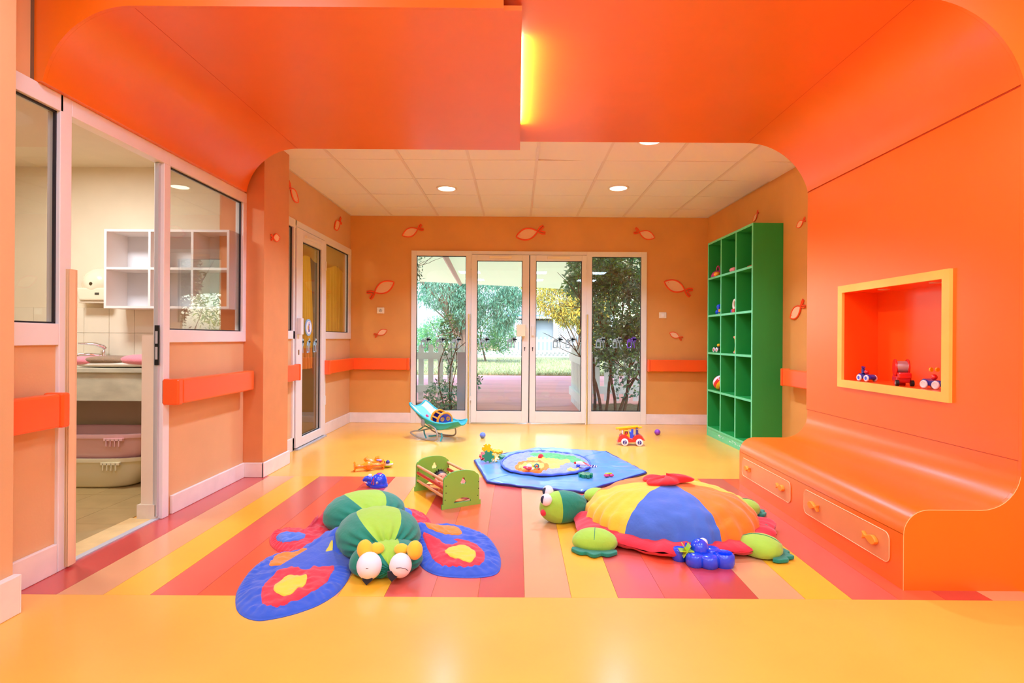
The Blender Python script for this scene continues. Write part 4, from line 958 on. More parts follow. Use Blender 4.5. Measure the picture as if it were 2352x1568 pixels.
# ---- turtle cushion ----
TX, TY = .90, 3.25; trot = -.14
tt = thing('turtle_cushion', 'large stuffed turtle floor cushion with patchwork shell, red frill and green head', 'soft toy', (TX, TY, 0), rz=trot)
def tsurf(a, t):      # shell surface: angle a, t 0 top ..1 rim
    rx, ry = .485, .43
    w = 1+.024*sin(a*29+2*sin(a*5))*t**3+.02*nz(cos(a)*3, sin(a)*3, t*3)
    r = sin(t*pi/2)**.85; z = .235*(cos(t*pi/2)**.8)+.028
    z += .011*nz(cos(a)*7*t, sin(a)*7*t, 2)*4*t*(1.3-t)+.010*sin(a*29+2*sin(a*5))*t**2*(1.25-t)
    return (rx*r*w*cos(a), ry*r*w*sin(a), z)
PN = [('yellow', 168, 228, CY), ('blue', 228, 288, CMB), ('orange', 288, 352, CO), ('yellow', 352, 408, CY), ('blue', 48, 108, CMB), ('orange', 108, 168, CO)]
for _, a0_, a1_, m_ in PN:
    B().sheet(lambda i, j: tsurf(radians(a0_+(a1_-a0_)*i)-trot, .01+.99*j), 36, 26).build('shell_panel', m_, tt, smooth=True, angle=180)
def frill(i, j):
    a = 2*pi*i; p = 2*pi*j; wv = sin(a*11+2*sin(a*3)); wd = .080+.016*sin(a*7+1)
    rr = .50+wd*cos(p)*1.0+.012*wv*(cos(p) > 0); zz_ = .036+.034*sin(p)*(1-.25*cos(p))+.012*nz(cos(a)*9, sin(a)*9, j*3)+.008*wv*max(0, cos(p))
    return (rr*cos(a), rr*.86*sin(a), max(.003, zz_))
b = B(); b.sheet(lambda i, j: frill(i, 1-j), 200, 14, cu=True); b.build('frill', CR, tt, smooth=True, angle=180)
pf = B()
def puffy(i, j):
    a = 2*pi*i; t = j; r = .115*sin(pi*t)**.7; w = 1+.16*sin(a*3+1)+.10*sin(a*5+t*4)
    return (r*w*cos(a)*1.15-.02, r*w*.75*sin(a), .262+.042*(1-cos(pi*t))/2*(1+.3*nz(cos(a)*3, sin(a)*3, t*2))-.01*(1-t)+.012*cos(a))
pf.sheet(puffy, 60, 16, cu=True).build('top_puff', cloth('cotton_scarlet', (226, 30, 30)), tt, smooth=True, angle=180)
# head
hd = B()
def headf(sel):
    b = B(); n, m = 48, 24; vs = []
    for i in range(m+1):
        ph = pi*i/m
        for k in range(n+1):
            th = 2*pi*k/n; d = Vector((-cos(ph), sin(ph)*cos(th), sin(ph)*sin(th))); g = 1+.02*sin(th*13)*max(0, d.x)**2+.02*nz(d.x*4, d.y*4, d.z*4)
            z = .085+.098*d.z*g; vs.append((.135*d.x*g+(.03 if d.x > 0 else 0)*d.x, .10*d.y*g*(1-.25*max(0, d.x)), max(.002, z)))
    fs = [(i*(n+1)+k, i*(n+1)+k+1, (i+1)*(n+1)+k+1, (i+1)*(n+1)+k) for i in range(m) for k in range(n) if ((i < m*.42) == sel)]
    return b.add(vs, fs)
hl = G(1285, 1196)
hr = Matrix.Rotation(-trot, 3, 'Z') @ Vector((hl[0]-TX, hl[1]-TY, 0))
he = headf(True).build('head', CLG, tt, smooth=True, angle=180); he.location = (hr.x+.01, hr.y, 0); he.rotation_euler = (0, 0, .35)
o = headf(False).build('head_back', CG, he, smooth=True, angle=180)
for y, z, x in ((-.052, .150, -.108), (.042, .172, -.072)):
    o = B().ell((x, y, z), (.034, .034, .036), 22, 14).build('eye', CW, he, smooth=True, angle=180)
    B().ell((x-.021, y-.010, z+.004), (.017, .013, .024), 16, 10).build('pupil', M('cotton_slate', (44, 50, 70), .8), he, smooth=True, angle=180)
B().ell((-.122, -.038, .070), (.018, .024, .020), 14, 10).build('tongue', CR, he, smooth=True, angle=180)
# feet
def foot(u, v, rz, L_=.19, W_=.12, H_=.10, seam=True):
    q = G(u, v); r = Matrix.Rotation(-trot, 3, 'Z') @ Vector((q[0]-TX, q[1]-TY, 0))
    def fn(i, j):
        a = 2*pi*i; ph = pi*j; d = Vector((sin(ph)*cos(a), sin(ph)*sin(a), cos(ph))); g = 1+.03*nz(d.x*4, d.y*4, d.z*4)
        return (d.x*L_/2*g, d.y*W_*.62*g*(1+.15*d.x), max(.006, .04+d.z*H_*.62*g))
    f_ = B().sheet(fn, 40, 20, cu=True).build('foot', CLG, tt, smooth=True, angle=180); f_.location = (r.x, r.y, 0); f_.rotation_euler = (0, 0, rz-trot)
    c = B(); N = 26
    pts = [(L_*.30, -W_*.60)] + [(L_*.36+(.050+.030*abs(sin(k/N*pi*3)))*sin(pi*(k/N)*.8+.3), -W_*.62+W_*1.24*k/N) for k in range(N+1)] + [(L_*.30, W_*.60)]
    c.prism(pts, .004, .022, 'z').build('claws', CG, f_, bevel=.004)
    if seam:
        c = B(); c.tube([fnp for fnp in [(-.0+L_*.5*cos(radians(a)), 0, .0415+H_*.62*sin(radians(a))) for a in range(30, 150, 12)]], .0015, 4).build('seam', CG, f_)
foot(1366, 1258, radians(-100), .19, .19, .10); foot(1745, 1272, radians(-28), .22, .16, .10); foot(1706, 1182, radians(14), .22, .13, .10); foot(1372, 1152, radians(150), .18, .12, .085, False)
tl = G(1745, 1226); r = Matrix.Rotation(-trot, 3, 'Z') @ Vector((tl[0]-TX, tl[1]-TY, 0)); B().ell((r.x, r.y, .035), (.065, .040, .032), 20, 12).build('tail', CG, tt, smooth=True, angle=180)
# yellow brand tag on the frill
def text(body, size, mat, parent, loc, rot, ext=.0006, name='lettering'):
    c = bpy.data.curves.new(name, 'FONT'); c.body = body; c.size = size; c.extrude = ext; c.align_x = 'CENTER'; c.align_y = 'CENTER'; c.resolution_u = 2
    o = bpy.data.objects.new(name, c); COL.objects.link(o); dg = bpy.context.evaluated_depsgraph_get(); me = bpy.data.meshes.new_from_object(o.evaluated_get(dg)); bpy.data.objects.remove(o)
    me.materials.clear(); me.materials.append(mat); o = bpy.data.objects.new(name, me); COL.objects.link(o); o.parent = parent; o.location = loc; o.rotation_euler = rot; return o
q = P(1724, 1215, 3.02); r = Matrix.Rotation(-trot, 3, 'Z') @ Vector((q.x-TX, q.y-TY, 0))
TG = thing('x'); bpy.data.objects.remove(TG)
tg = B().prism(rrect(-.040, .040, -.015, .015, .013), -.001, .001, 'z').build('label_tag', CY, tt, loc=(r.x, r.y, .092)); tg.rotation_euler = (.75, .35, radians(82))
text('JUNCO', .020, M('label_navy', (60, 40, 130), .6), tg, (0, 0, .0015), (0, 0, 0))
# ---- blue play mat ----
MAT = M('blue_vinyl_mat', (104, 158, 216), .3, coat=.9, coatr=.2, var=.06, vs=3); NAVY = M('navy_piping', (34, 44, 128), .4)
mpts = [G(u, v, .02) for u, v in ((1090, 1055.5), (1120, 1104.6), (1230, 1118), (1339, 1127), (1484, 1083), (1445, 1063), (1392.5, 1036), (1315, 1031), (1237, 1027), (1166, 1039))]
mc = cen(mpts)
mt = thing('play_mat', 'glossy blue padded play mat with navy piping in the middle of the room', 'mat', (mc[0], mc[1], 0))
def mz(x, y):
    return .026+.005*nz(x*4, y*4)+.006*nz(x*13, y*3, 4)+.004*nz(x*4, y*18, 7)
b = B(); vs = []; nr = 40; na = 200; P_ = []
for k in range(len(mpts)):
    p_, q_ = mpts[k], mpts[(k+1) % len(mpts)]
    for t_ in range(na//len(mpts)): f_ = t_/(na//len(mpts)); P_.append((p_[0]+(q_[0]-p_[0])*f_, p_[1]+(q_[1]-p_[1])*f_))
na = len(P_)
for j in range(nr+1):
    t_ = j/nr
    for (x, y) in P_:
        X_, Y_ = mc[0]+(x-mc[0])*t_, mc[1]+(y-mc[1])*t_; vs.append((X_-mc[0], Y_-mc[1], mz(X_, Y_)*(1 if j < nr else .6)))
fs = [(j*na+i, (j+1)*na+i, (j+1)*na+(i+1) % na, j*na+(i+1) % na) for j in range(nr) for i in range(na)]
m_ = len(vs); vs += [(v[0], v[1], .001) for v in vs[-na:]]; fs += [(nr*na+i, m_+i, m_+(i+1) % na, nr*na+(i+1) % na) for i in range(na)]; fs.append(tuple(m_+i for i in range(na))[::-1])
b.add(vs, fs).build('pad', MAT, mt, smooth=True, angle=60)
B().tube([(x-mc[0], y-mc[1], .012+.002*sin(i*.7)) for i, (x, y) in enumerate(P_)], .009, 6, closed=True).build('piping', NAVY, mt, smooth=True, angle=180)
for k in (1, 4, 6, 8): 
    p_ = mpts[k]; B().tube([(0+(p_[0]-mc[0])*f_/10, (p_[1]-mc[1])*f_/10, mz(mc[0]+(p_[0]-mc[0])*f_/10, mc[1]+(p_[1]-mc[1])*f_/10)+.0005) for f_ in range(3, 11)], .0022, 4).build('fold_seam', MAT, mt, smooth=True)
# ---- round quilt ----
qp = [G(u, v, .03) for u, v in ((1153, 1062), (1160, 1078), (1185, 1087), (1215, 1091), (1255, 1094), (1300, 1091), (1335, 1084), (1354, 1074), (1352, 1062), (1335, 1051), (1300, 1044), (1262, 1040), (1220, 1040), (1180, 1046))]
qc = cen(qp); ql = thing('play_quilt', 'round crumpled baby quilt with lion and leaf appliqué lying on the blue mat', 'quilt', (qc[0], qc[1], .034))
QB = cloth('quilt_lilac', (140, 148, 192), .3, 30)
Q = Pillow(qp, .030, .010); Q.mesh(44, 240, qc[0], qc[1]).build('quilt_body', QB, ql, smooth=True, angle=180)
ed = []; 
for i in range(110):
    a = -pi+2*pi*i/110; r = Q.rad(a); ed.append((Q.c[0]+r*cos(a)-qc[0], Q.c[1]+r*sin(a)-qc[1], .010+.003*sin(i*1.3)))
B().tube(ed, .010, 6, closed=True).build('binding', M('quilt_binding', (88, 112, 210), .7), ql, smooth=True, angle=180)
def qpatch(nm, mt_, pts, up): return Q.patch([G(u, v, .055) for u, v in pts], qc[0], qc[1], up, 22, 140).build(nm, mt_, ql, smooth=True, angle=180)
qpatch('leaf_applique', cloth('quilt_green', (86, 170, 96), .3), [(1215, 1044), (1240, 1041), (1290, 1044), (1320, 1049), (1342, 1058), (1344, 1064), (1322, 1063), (1300, 1060), (1270, 1058), (1240, 1054)], .004)
qpatch('lion_body', cloth('quilt_yellow', (226, 184, 84), .3), [(1208, 1054), (1240, 1052), (1275, 1057), (1310, 1060), (1300, 1065), (1286, 1068), (1286, 1075), (1268, 1077), (1250, 1070), (1225, 1062)], .006)
qpatch('lion_mane', CO, [(1182, 1070), (1195, 1063), (1222, 1060), (1245, 1063), (1262, 1071), (1256, 1078), (1240, 1083), (1215, 1083), (1190, 1078)], .008)
qpatch('lion_face', _mats['quilt_yellow'], [(1190, 1072), (1206, 1067), (1230, 1066), (1250, 1071), (1245, 1077), (1225, 1080), (1202, 1079)], .012)
qpatch('star_applique', _mats['quilt_yellow'], [(1302, 1078), (1318, 1075), (1330, 1074), (1322, 1078), (1308, 1080)], .005)
# ================= HARD TOYS =================
def pl_(name, c, r=.25, coat=.5, **k): return M(name, c, r, coat=coat, coatr=.08, **k)
TB, TRD, TY_, TG_, TO = pl_('toy_blue', (10, 72, 226)), pl_('toy_red', (226, 28, 26)), pl_('toy_yellow', (250, 186, 10)), pl_('toy_green', (6, 140, 92)), pl_('toy_orange', (240, 146, 14))
TN, TW, TP, TLM = pl_('toy_navy', (44, 40, 140)), pl_('toy_white', (246, 238, 236)), pl_('toy_pink', (232, 60, 110)), pl_('toy_lime', (176, 214, 10))
TDR = pl_('toy_dark_red', (176, 16, 24))
# ---- doll crib ----
A_ = G(1015, 1171); Bq = G(1104, 1156.5); ca = atan2(Bq[1]-A_[1], Bq[0]-A_[0]); W1 = hypot(Bq[0]-A_[0], Bq[1]-A_[1])
cb = thing('doll_crib', 'green wooden doll crib with round wooden rods and clover cut-outs', 'crib', (A_[0], A_[1], 0), rz=ca)
LC = .50; CGN = M('crib_green', (138, 206, 78), .38, coat=.2); CGE = M('crib_green_edge', (70, 170, 80), .4); WD = M('pale_dowel_wood', (222, 166, 116), .45, var=.1, vs=30, stretch=(8, 1, 8)); STW = M('striped_red_fabric', (190, 60, 40), .7)
def stripes(m, c2):
    t_ = m.node_tree; w = t_.nodes.new('ShaderNodeTexWave'); w.inputs['Scale'].default_value = 14; w.bands_direction = 'Z'; tc = t_.nodes.new('ShaderNodeTexCoord')
    r = t_.nodes.new('ShaderNodeValToRGB'); r.color_ramp.interpolation = 'CONSTANT'; b_ = t_.nodes['Principled BSDF']; r.color_ramp.elements[0].color = b_.inputs['Base Color'].default_value; r.color_ramp.elements[1].color = (*lin(c2), 1); r.color_ramp.elements[1].position = .6
    t_.links.new(tc.outputs['Object'], w.inputs[0]); t_.links.new(w.outputs[0], r.inputs[0]); t_.links.new(r.outputs[0], b_.inputs['Base Color'])
stripes(STW, (232, 150, 60))
def crib_board(y0, nm='end_board'):
    import bmesh
    w = W1; out = [(0, 0), (w, 0), (w, .030), (w-.010, .030), (w-.012, .185)] + [(w-.014-.018*(1-cos(radians(a))), .188+.020*sin(radians(a))) for a in (30, 60, 90)]
    out += [(w/2+(w/2-.032)*cos(radians(a)), .205+.034*sin(radians(a))) for a in range(10, 171, 10)] + [(.014+.018*(1-cos(radians(a))), .188+.020*sin(radians(a))) for a in (90, 60, 30)] + [(.012, .185), (.010, .030), (0, .030)]
    holes = []
    cxx, czz, R0 = w/2+.012, .166, .0125
    clover = []
    for a0_, ox, oz in ((-40, .0, .022), (80, -.0165, -.004), (200, .0165, -.004)):
        pass
    clover = [(cxx+.020*(.55+.45*abs(cos(1.5*(a-pi/2))))*cos(a)*1.1, czz+.026*(.55+.45*abs(cos(1.5*(a-pi/2))))*sin(a)) for a in [2*pi*k/30 for k in range(30)]]
    slot = [(w*.30, .030), (w*.74, .030)] + [(w*.52+w*.22*cos(radians(a)), .032+.028*sin(radians(a))) for a in range(15, 166, 15)]
    bm = bmesh.new()
    from mathutils.geometry import tessellate_polygon
    loops = [out, clover, slot]; flat = [Vector((x, 0, z)) for l in loops for x, z in l]
    tris = tessellate_polygon([[Vector((x, z, 0)) for x, z in l] for l in loops])
    b = B(); n = len(flat); vs = [(p.x, y0, p.z) for p in flat]+[(p.x, y0+.014, p.z) for p in flat]; fs = [tuple(t) for t in tris]+[tuple(n+i for i in t) for t in tris]
    k = 0; bm.free()
    mi = [0]*len(fs)
    for l in loops:
        m = len(l)
        for i in range(m): fs.append((k+i, k+(i+1) % m, n+k+(i+1) % m, n+k+i)); mi.append(1)
        k += m
    b.add(vs, fs); b.mi = mi
    o = b.build(nm, [CGN, CGE], cb)
    for sx in (.022, w-.022):
        for z in (.060, .105, .150): B().lathe([(.0035, -.0012), (.0035, 0)], c=(sx+(.006 if z > .1 else 0), y0, z), n=8, axis='y').build('screw', DARK, o)
crib_board(0); crib_board(LC)
for sx in (.022, W1-.022):
    for z, r_, m_ in ((.180, .0095, WD), (.075, .0085, WD), (.130, .0105, STW)):
        B().tube([(sx, .012, z), (sx, LC+.002, z)], r_, 10).build('rod', m_, cb, smooth=True, angle=50)
B().sheet(lambda i, j: (.028+(W1-.056)*i, .02+(LC-.03)*j, .062-.030*sin(pi*i)+.003*sin(j*20)), 12, 16).build('sling', STW, cb, smooth=True, solid=.004)
# doll
DS = M('doll_skin', (230, 140, 100), .45); DH = M('black_hair', (22, 20, 24), .5); DO = cloth('doll_orange', (250, 96, 16))
dl = thing('baby_doll', 'doll with spiky black hair in orange clothes lying in the green crib', 'doll', (A_[0], A_[1], 0), rz=ca)
hx, hy, hz_ = W1/2-.005, LC*.66, .115
B().ell((hx, hy, hz_), (.042, .046, .042), 22, 16, fn=lambda d: 1+.08*max(0, -d.y)*max(0, d.z)).build('head', DS, dl, smooth=True, angle=180)
hb = B(); rh = random.Random(9)
for k in range(190):
    a = rh.uniform(0, 2*pi); e = rh.uniform(.15, 1.4); d = Vector((cos(a)*cos(e), abs(sin(a)*cos(e))*.9+.25, sin(e))).normalized()
    s0 = Vector((hx, hy+.004, hz_))+Vector((d.x*.041, d.y*.044, d.z*.041)); s1 = s0+(d+Vector((rh.uniform(-.4, .4), rh.uniform(-.2, .5), rh.uniform(-.3, .3)))).normalized()*rh.uniform(.018, .034)
    sd = d.cross(Vector((rh.random(), rh.random(), rh.random()))).normalized()*.004; hb.add([s0-sd, s0+sd, s1], [(0, 1, 2)])
hb.ell((hx, hy+.010, hz_+.008), (.0425, .042, .040), 18, 12); hb.build('hair', DH, dl)
for sx in (-1, 1):
    B().ell((hx+sx*.016, hy-.034, hz_+.022), (.005, .004, .004), 8, 6).build('eye', BLACK, dl); B().ell((hx+sx*.042, hy, hz_-.002), (.006, .009, .010), 8, 6).build('ear', DS, dl, smooth=True)
B().ell((hx, hy-.036, hz_+.028-.008), (.006, .006, .005), 8, 6).build('nose', DS, dl, smooth=True)
B().ell((hx, hy-.040, hz_+.002), (.010, .003, .003), 8, 6).build('mouth', TDR, dl)
B().ell((hx, hy-.115, .088), (.050, .080, .034), 24, 16, fn=lambda d: 1+.05*nz(d.x*6, d.y*6, d.z*6)).build('dress', DO, dl, smooth=True, angle=180)
for sx in (-1, 1):
    B().tube([(hx+sx*.035, hy-.06, .098), (hx+sx*.062, hy-.075, .112), (hx+sx*.070, hy-.055, .128)], [.015, .013, .010], 10).build('arm', DS, dl, smooth=True)
    B().tube([(hx+sx*.022, hy-.16, .080), (hx+sx*.035, hy-.215, .092), (hx+sx*.030, hy-.26, .076)], [.020, .018, .013], 10).build('leg', DO, dl, smooth=True)
# ---- blue whale ----
q = G(866, 1121)
wh = thing('whale_sorter', 'shiny blue whale shape sorter toy beside the insect cushion', 'toy', (q[0], q[1]+.05, 0), rz=.12)
def whb(i, j):
    a = 2*pi*i; p = pi/2*j; r = cos(p)**.72 if p < pi/2-1e-6 else 0; x = .062*cos(a)*r; y = .052*sin(a)*r; z = .018+.078*sin(p)*(1+.10*cos(a)*cos(p)); return (x, y, z)
B().sheet(whb, 40, 16, cu=True).lathe([(0.001, 0.0), (1.06, 0), (1.10, .006), (1.06, .018), (.001, .018)], n=40, sx=.062, sy=.056).build('body', TB, wh, smooth=True, angle=50)
B().tube([(-.055, 0, .022), (-.075, 0, .026), (-.088, 0, .018)], [.030, .024, .014], 12).build('chin', TB, wh, smooth=True)
B().tube([(-.050, 0, .052), (-.075, 0, .062), (-.095, 0, .058), (-.115, 0, .046)], [.022, .023, .019, .008], 12).build('tail_fluke', TB, wh, smooth=True)
B().ell((-.064, -.0, .082), (.015, .014, .013), 12, 8).build('spout_knob', TW, wh, smooth=True)
B().tube([(-.106, -.006, .040), (-.09, -.014, .034), (-.076, -.018, .030)], .004, 6).build('white_lip', TW, wh, smooth=True)
def tri_on(c, pts, m_): 
    B().tube([(x, -.052*sqrt(max(0.02, 1-(x/.064)**2))*max(.4, cos(max(0, (z-.02))/.085*1.35)**.72)-.004, z) for x, z in pts], .0028, 6, closed=True).build('shape_rim', m_, wh, smooth=True)
tri_on(None, [(-.050, .030), (-.030, .026), (-.031, .074)], pl_('toy_coral', (240, 80, 50)))
B().lathe([(.020, .093), (.020, .0975), (.016, .0975), (.015, .094)], c=(.004, 0, .0), n=24).build('top_rim', TP, wh, smooth=True)
B().lathe([(.001, .0952), (.016, .0952)], c=(.004, 0, .0), n=24).build('top_hole', TN, wh)
B().ell((-.006, -.0505, .040), (.0075, .004, .0095), 14, 10).build('eye', TW, wh, smooth=True); B().ell((-.005, -.054, .040), (.004, .002, .006), 10, 8).build('pupil', BLACK, wh)
# ---- orange jointed giraffe-like toy and lime brush ----
q = G(862, 1081)
ot = thing('spindle_toy', 'glossy orange bobbin-shaped plastic toy with red line, left of the crib', 'toy', (q[0]-.045, q[1]+.02, .0), rz=.42)
sp = [(.004, -.135), (.030, -.133), (.034, -.128), (.020, -.118), (.017, -.10), (.018, -.06), (.034, -.035), (.040, -.02), (.034, 0), (.018, .018), (.013, .05), (.016, .085), (.026, .098), (.030, .104), (.028, .108), (.004, .11)]
B().lathe(sp, c=(0, 0, .040), n=24, axis='x').build('bobbin', TO, ot, smooth=True, angle=50)
B().tube([(h_, -r_-.0005, .040) for r_, h_ in sp[2:14]], .0018, 5).build('red_line', TDR, ot)
for h_ in (-.13, .105): 
    for s in (1, -1): B().tube([(h_, 0, .04+s*.028), (h_+.002, 0, .04+s*.042)], [.012, .003], 8).build('horn', TO, ot, smooth=True)
B().lathe([(.001, -.004), (.016, -.004), (.018, 0)], c=(-.02, -.038, .036), n=18, axis='y').build('badge', pl_('toy_deep_orange', (236, 108, 16)), ot, smooth=True)
o2 = thing('arm_toy', 'curved orange plastic toy with red button lying behind the bobbin toy', 'toy', (q[0]-.005, q[1]+.10, 0), rz=-.05)
B().tube([(-.105, 0, .060), (-.095, 0, .072), (-.07, 0, .058), (-.02, 0, .040), (.03, 0, .042), (.07, 0, .036)], [.024, .028, .020, .026, .030, .016], 14).build('body', TO, o2, smooth=True)
B().tube([(-.02, .01, .050), (-.01, .014, .078), (.01, .012, .088)], [.020, .022, .014], 12).build('paddle', TO, o2, smooth=True)
B().ell((.045, -.022, .058), (.026, .012, .012), 14, 8).build('red_button', TDR, o2, smooth=True); B().ell((.015, -.012, .070), (.024, .012, .008), 14, 8).build('lilac_button', pl_('toy_lilac', (170, 150, 220)), o2, smooth=True)
B().ell((.085, .004, .052), (.018, .016, .016), 14, 10).build('blue_knob', TN, o2, smooth=True)
bq = G(885, 1073)
br = thing('bristle_toy', 'lime and white bumpy oval rattle at the right end of the orange toys', 'toy', (bq[0]+.015, bq[1]+.0, .030), rz=.1)
lb = B(); lb.ell((0, 0, 0), (.050, .030, .030), 28, 18, fn=lambda d: 1+.07*sin(d.x*28)*sin(atan2(d.z, d.y)*9)); lb.build('bumpy_shell', TLM, br, smooth=True, angle=180)
B().lathe([(.0305, -.008), (.0325, 0), (.0305, .008)], n=28, sx=1.62, sy=1.02).build('white_band', TW, br, smooth=True)
# ---- interlocking snowflake blocks ----
def gearpts(r0, r1, n, f=.5):
    pts = []
    for k in range(n):
        for (a, r_) in ((-.5, r0), (-f/2, r0), (-f/2, r1), (f/2, r1), (f/2, r0)):
            t_ = 2*pi*(k+a)/n; pts.append((r_*cos(t_), r_*sin(t_)))
    return pts
def block(label, u, v, col, rot, z, r=.05, th=.02, h0=.0, n=8, up=0, dx=0, dy=0):
    g_ = G(u, v, h0)
    o = thing('snowflake_block', label, 'toy block', (g_[0]+dx, g_[1]+dy, z)); o.rotation_euler = rot; o['group'] = 'interlocking toy blocks'
    B().prism(gearpts(r*.70, r, n, .55), -th/2, th/2, 'z').build('gear_plate', col, o, bevel=.0015)
    return o
block('yellow interlocking block standing tilted at the back of the block pile', 1118, 1050, TY_, (1.25, .2, .5), .092, .052, .022, .03, 6, dy=.05)
block('green interlocking block standing upright at the front of the block pile', 1121, 1062, TG_, (1.45, .1, .15), .083, .055, .022, .03, 6)
block('red interlocking block half under the green one, left of the block pile', 1112, 1057, TRD, (.7, -.4, .2), .062, .046, .022, .03, 7, dy=.04)
block('yellow interlocking block leaning low at the right of the block pile', 1137, 1060, TY_, (1.2, .3, -.2), .064, .040, .024, .03, 7, dy=.01)
block('yellow interlocking block lying flat on top behind the pile', 1142, 1051, TY_, (.12, .05, .4), .080, .050, .018, .03, 7, dy=.03)
block('green interlocking block lying flat at the right end of the pile', 1152, 1056, TG_, (.1, .25, .2), .050, .046, .022, .03, 7, dy=.03)
block('green interlocking block lying flat on the mat in front of the quilt', 1345, 1094, TG_, (0, 0, .3), .041, .058, .026, .03, 8)
# small pink rattle on mat
q = G(1398, 1095, .03)
o = thing('fruit_rattle', 'small pink and lime fruit-shaped rattle on the blue mat', 'toy', (q[0], q[1], .029), rz=.2)
B().ell((-.018, 0, .014), (.022, .018, .012), 14, 10).ell((.022, 0, .014), (.020, .018, .012), 14, 10).build('berries', TP, o, smooth=True, angle=180)
B().ell((0, .004, .028), (.032, .010, .006), 14, 8).build('leaf', TLM, o, smooth=True)
# hanging toys on quilt
q = G(1242, 1053, .06); o = thing('red_ball_rattle', 'red soft ball rattle on a yellow strap on the quilt', 'toy', (q[0], q[1], .052))
B().ell((0, 0, .026), .024, 18, 12).build('ball', CR, o, smooth=True); B().tube([(.0, -.01, .026), (.04, -.04, .014), (.09, -.055, .008)], [.006, .007, .005], 8).build('strap', CY, o, smooth=True)
q = G(1224, 1080, .06); o = thing('beaded_figure_toy', 'tiny white and red cloth figure with bead rings on the lion', 'toy', (q[0], q[1], .068))
B().ell((-.03, .01, .022), (.024, .020, .020), 14, 10).build('head', TW, o, smooth=True); B().ell((-.035, -.02, .012), (.028, .018, .012), 14, 8).build('body', TRD, o, smooth=True); B().ell((-.062, .006, .016), (.018, .012, .010), 12, 8).build('ear', TP, o, smooth=True)
B().tube([(.03+.016*cos(a/8*2*pi), .0, .026+.018*sin(a/8*2*pi)) for a in range(8)], .005, 6, closed=True).build('ring', pl_('toy_teal', (30, 130, 150)), o, smooth=True)
for k, (m_, x, y, z) in enumerate(((TRD, .03, -.004, .026), (TY_, .012, -.03, .010), (TO, .03, -.034, .010), (TW, -.002, -.028, .010), (TRD, .046, -.026, .010), (TLM, .004, .01, .026))): B().ell((x, y, z), (.010, .008, .008), 10, 8).build('bead', m_, o, smooth=True)
q = G(1338, 1071, .06); o = thing('cow_rattle', 'white and red cloth rattle with striped ring at the quilt edge', 'toy', (q[0], q[1], .060), rz=-.25)
B().tube([(-.05, 0, .024), (-.02, 0, .026), (.03, 0, .016)], [.014, .020, .010], 10).build('body', TW, o, smooth=True); B().ell((-.062, 0, .026), .010, 10, 8).build('nose', TRD, o, smooth=True); B().ell((-.035, -.012, .008), (.016, .014, .014), 12, 8).build('blue_ball', TB, o, smooth=True)
B().tube([(0, 0, .034), (.03, -.005, .024), (.065, -.01, .008)], .007, 8).build('red_strap', TRD, o, smooth=True)
for k in range(16): 
    a = 2*pi*k/16; B().ell((.085+.030*cos(a), -.002+.024*sin(a), .008), .0062, 8, 6).build('ring_bead', TW if k % 2 else TN, o, smooth=True)
# ---- balls ----
q = G(1108.5, 1006); o = thing('small_blue_ball', 'small pale blue ball on the floor in front of the doors', 'ball', (q[0], q[1], .033)); B().ell((0, 0, 0), .033, 28, 18).build('ball', M('ball_blue', (104, 132, 226), .4), o, smooth=True, angle=180)
B().lathe([(.0331, -.001), (.0335, 0), (.0331, .001)], n=28).build('seam', M('ball_blue_seam', (84, 110, 210), .5), o, smooth=True)
q = G(1510, 999); o = thing('small_violet_ball', 'small violet ball near the right back skirting', 'ball', (q[0], q[1]+.0, .034)); B().ell((0, 0, 0), .034, 28, 18).build('ball', M('ball_violet', (150, 62, 178), .35), o, smooth=True, angle=180)
B().lathe([(.0341, -.001), (.0345, 0), (.0341, .001)], n=28).build('seam', M('ball_violet_seam', (120, 40, 160), .5), o, smooth=True)
# ---- fire truck ----
q = G(1449, 1024); s_ = 1.0
tk = thing('toy_fire_truck', 'chunky toy fire truck with yellow ladder and white wheels', 'toy', (q[0]+.01, q[1]+.06, 0), rz=-.12)
ch = B()
side = [(-.13, .035), (-.135, .05), (-.125, .09), (-.10, .112), (-.06, .118), (-.02, .085), (.01, .075), (.03, .095), (.055, .118), (.085, .118), (.115, .10), (.138, .070), (.145, .055), (.12, .060), (.10, .040), (.05, .040), (-.02, .034)]
ch.prism(side, -.055, .055, 'y').build('chassis', TRD, tk, bevel=.006)
B().prism([(-.118, .06), (-.116, .092), (-.08, .116), (-.075, .158), (-.03, .160), (-.012, .110), (-.008, .070)], -.045, .045, 'y').build('cab', TY_, tk, bevel=.006)
bx('cab_window', M('toy_window_shadow', (120, 30, 20), .5), tk, -.066, -.030, -.0465, .0465, .118, .148); bx('windscreen', TW, tk, -.094, -.080, -.03, .03, .118, .150)
bx('front_grille', M('toy_pale_yellow', (250, 214, 110), .3), tk, -.128, -.1235, -.03, .03, .055, .095); bx('bumper', M('toy_salmon', (246, 120, 110), .3), tk, -.142, -.12, -.052, .052, .030, .044, bevel=.004)
B().ell((-.048, -.047, .125), (.010, .006, .012), 10, 8).build('driver', TRD, tk, smooth=True)
B().prism([(-.01, .075), (-.016, .140), (.008, .142), (.030, .11), (.018, .072)], -.040, .040, 'y').build('bed', TB, tk, bevel=.003); bx('bracket', TB, tk, .004, .026, -.02, .02, .115, .175)
B().prism(rrect(.050, .072, .10, .185, .010), -.046, .046, 'y').build('ladder_post', TN, tk); B().lathe([(.006, -.050), (.006, .050)], c=(.061, 0, .172), n=10, axis='y').build('pivot', TY_, tk)
ld = B()
for y in (-.024, .024): ld.tube([(-.155, y, .168), (.075, y, .196)], .008, 6); ld.tube([(-.12, y*.6, .156), (.115, y*.6, .188)], .007, 6)
lad = ld.build('ladder', TY_, tk, smooth=True)
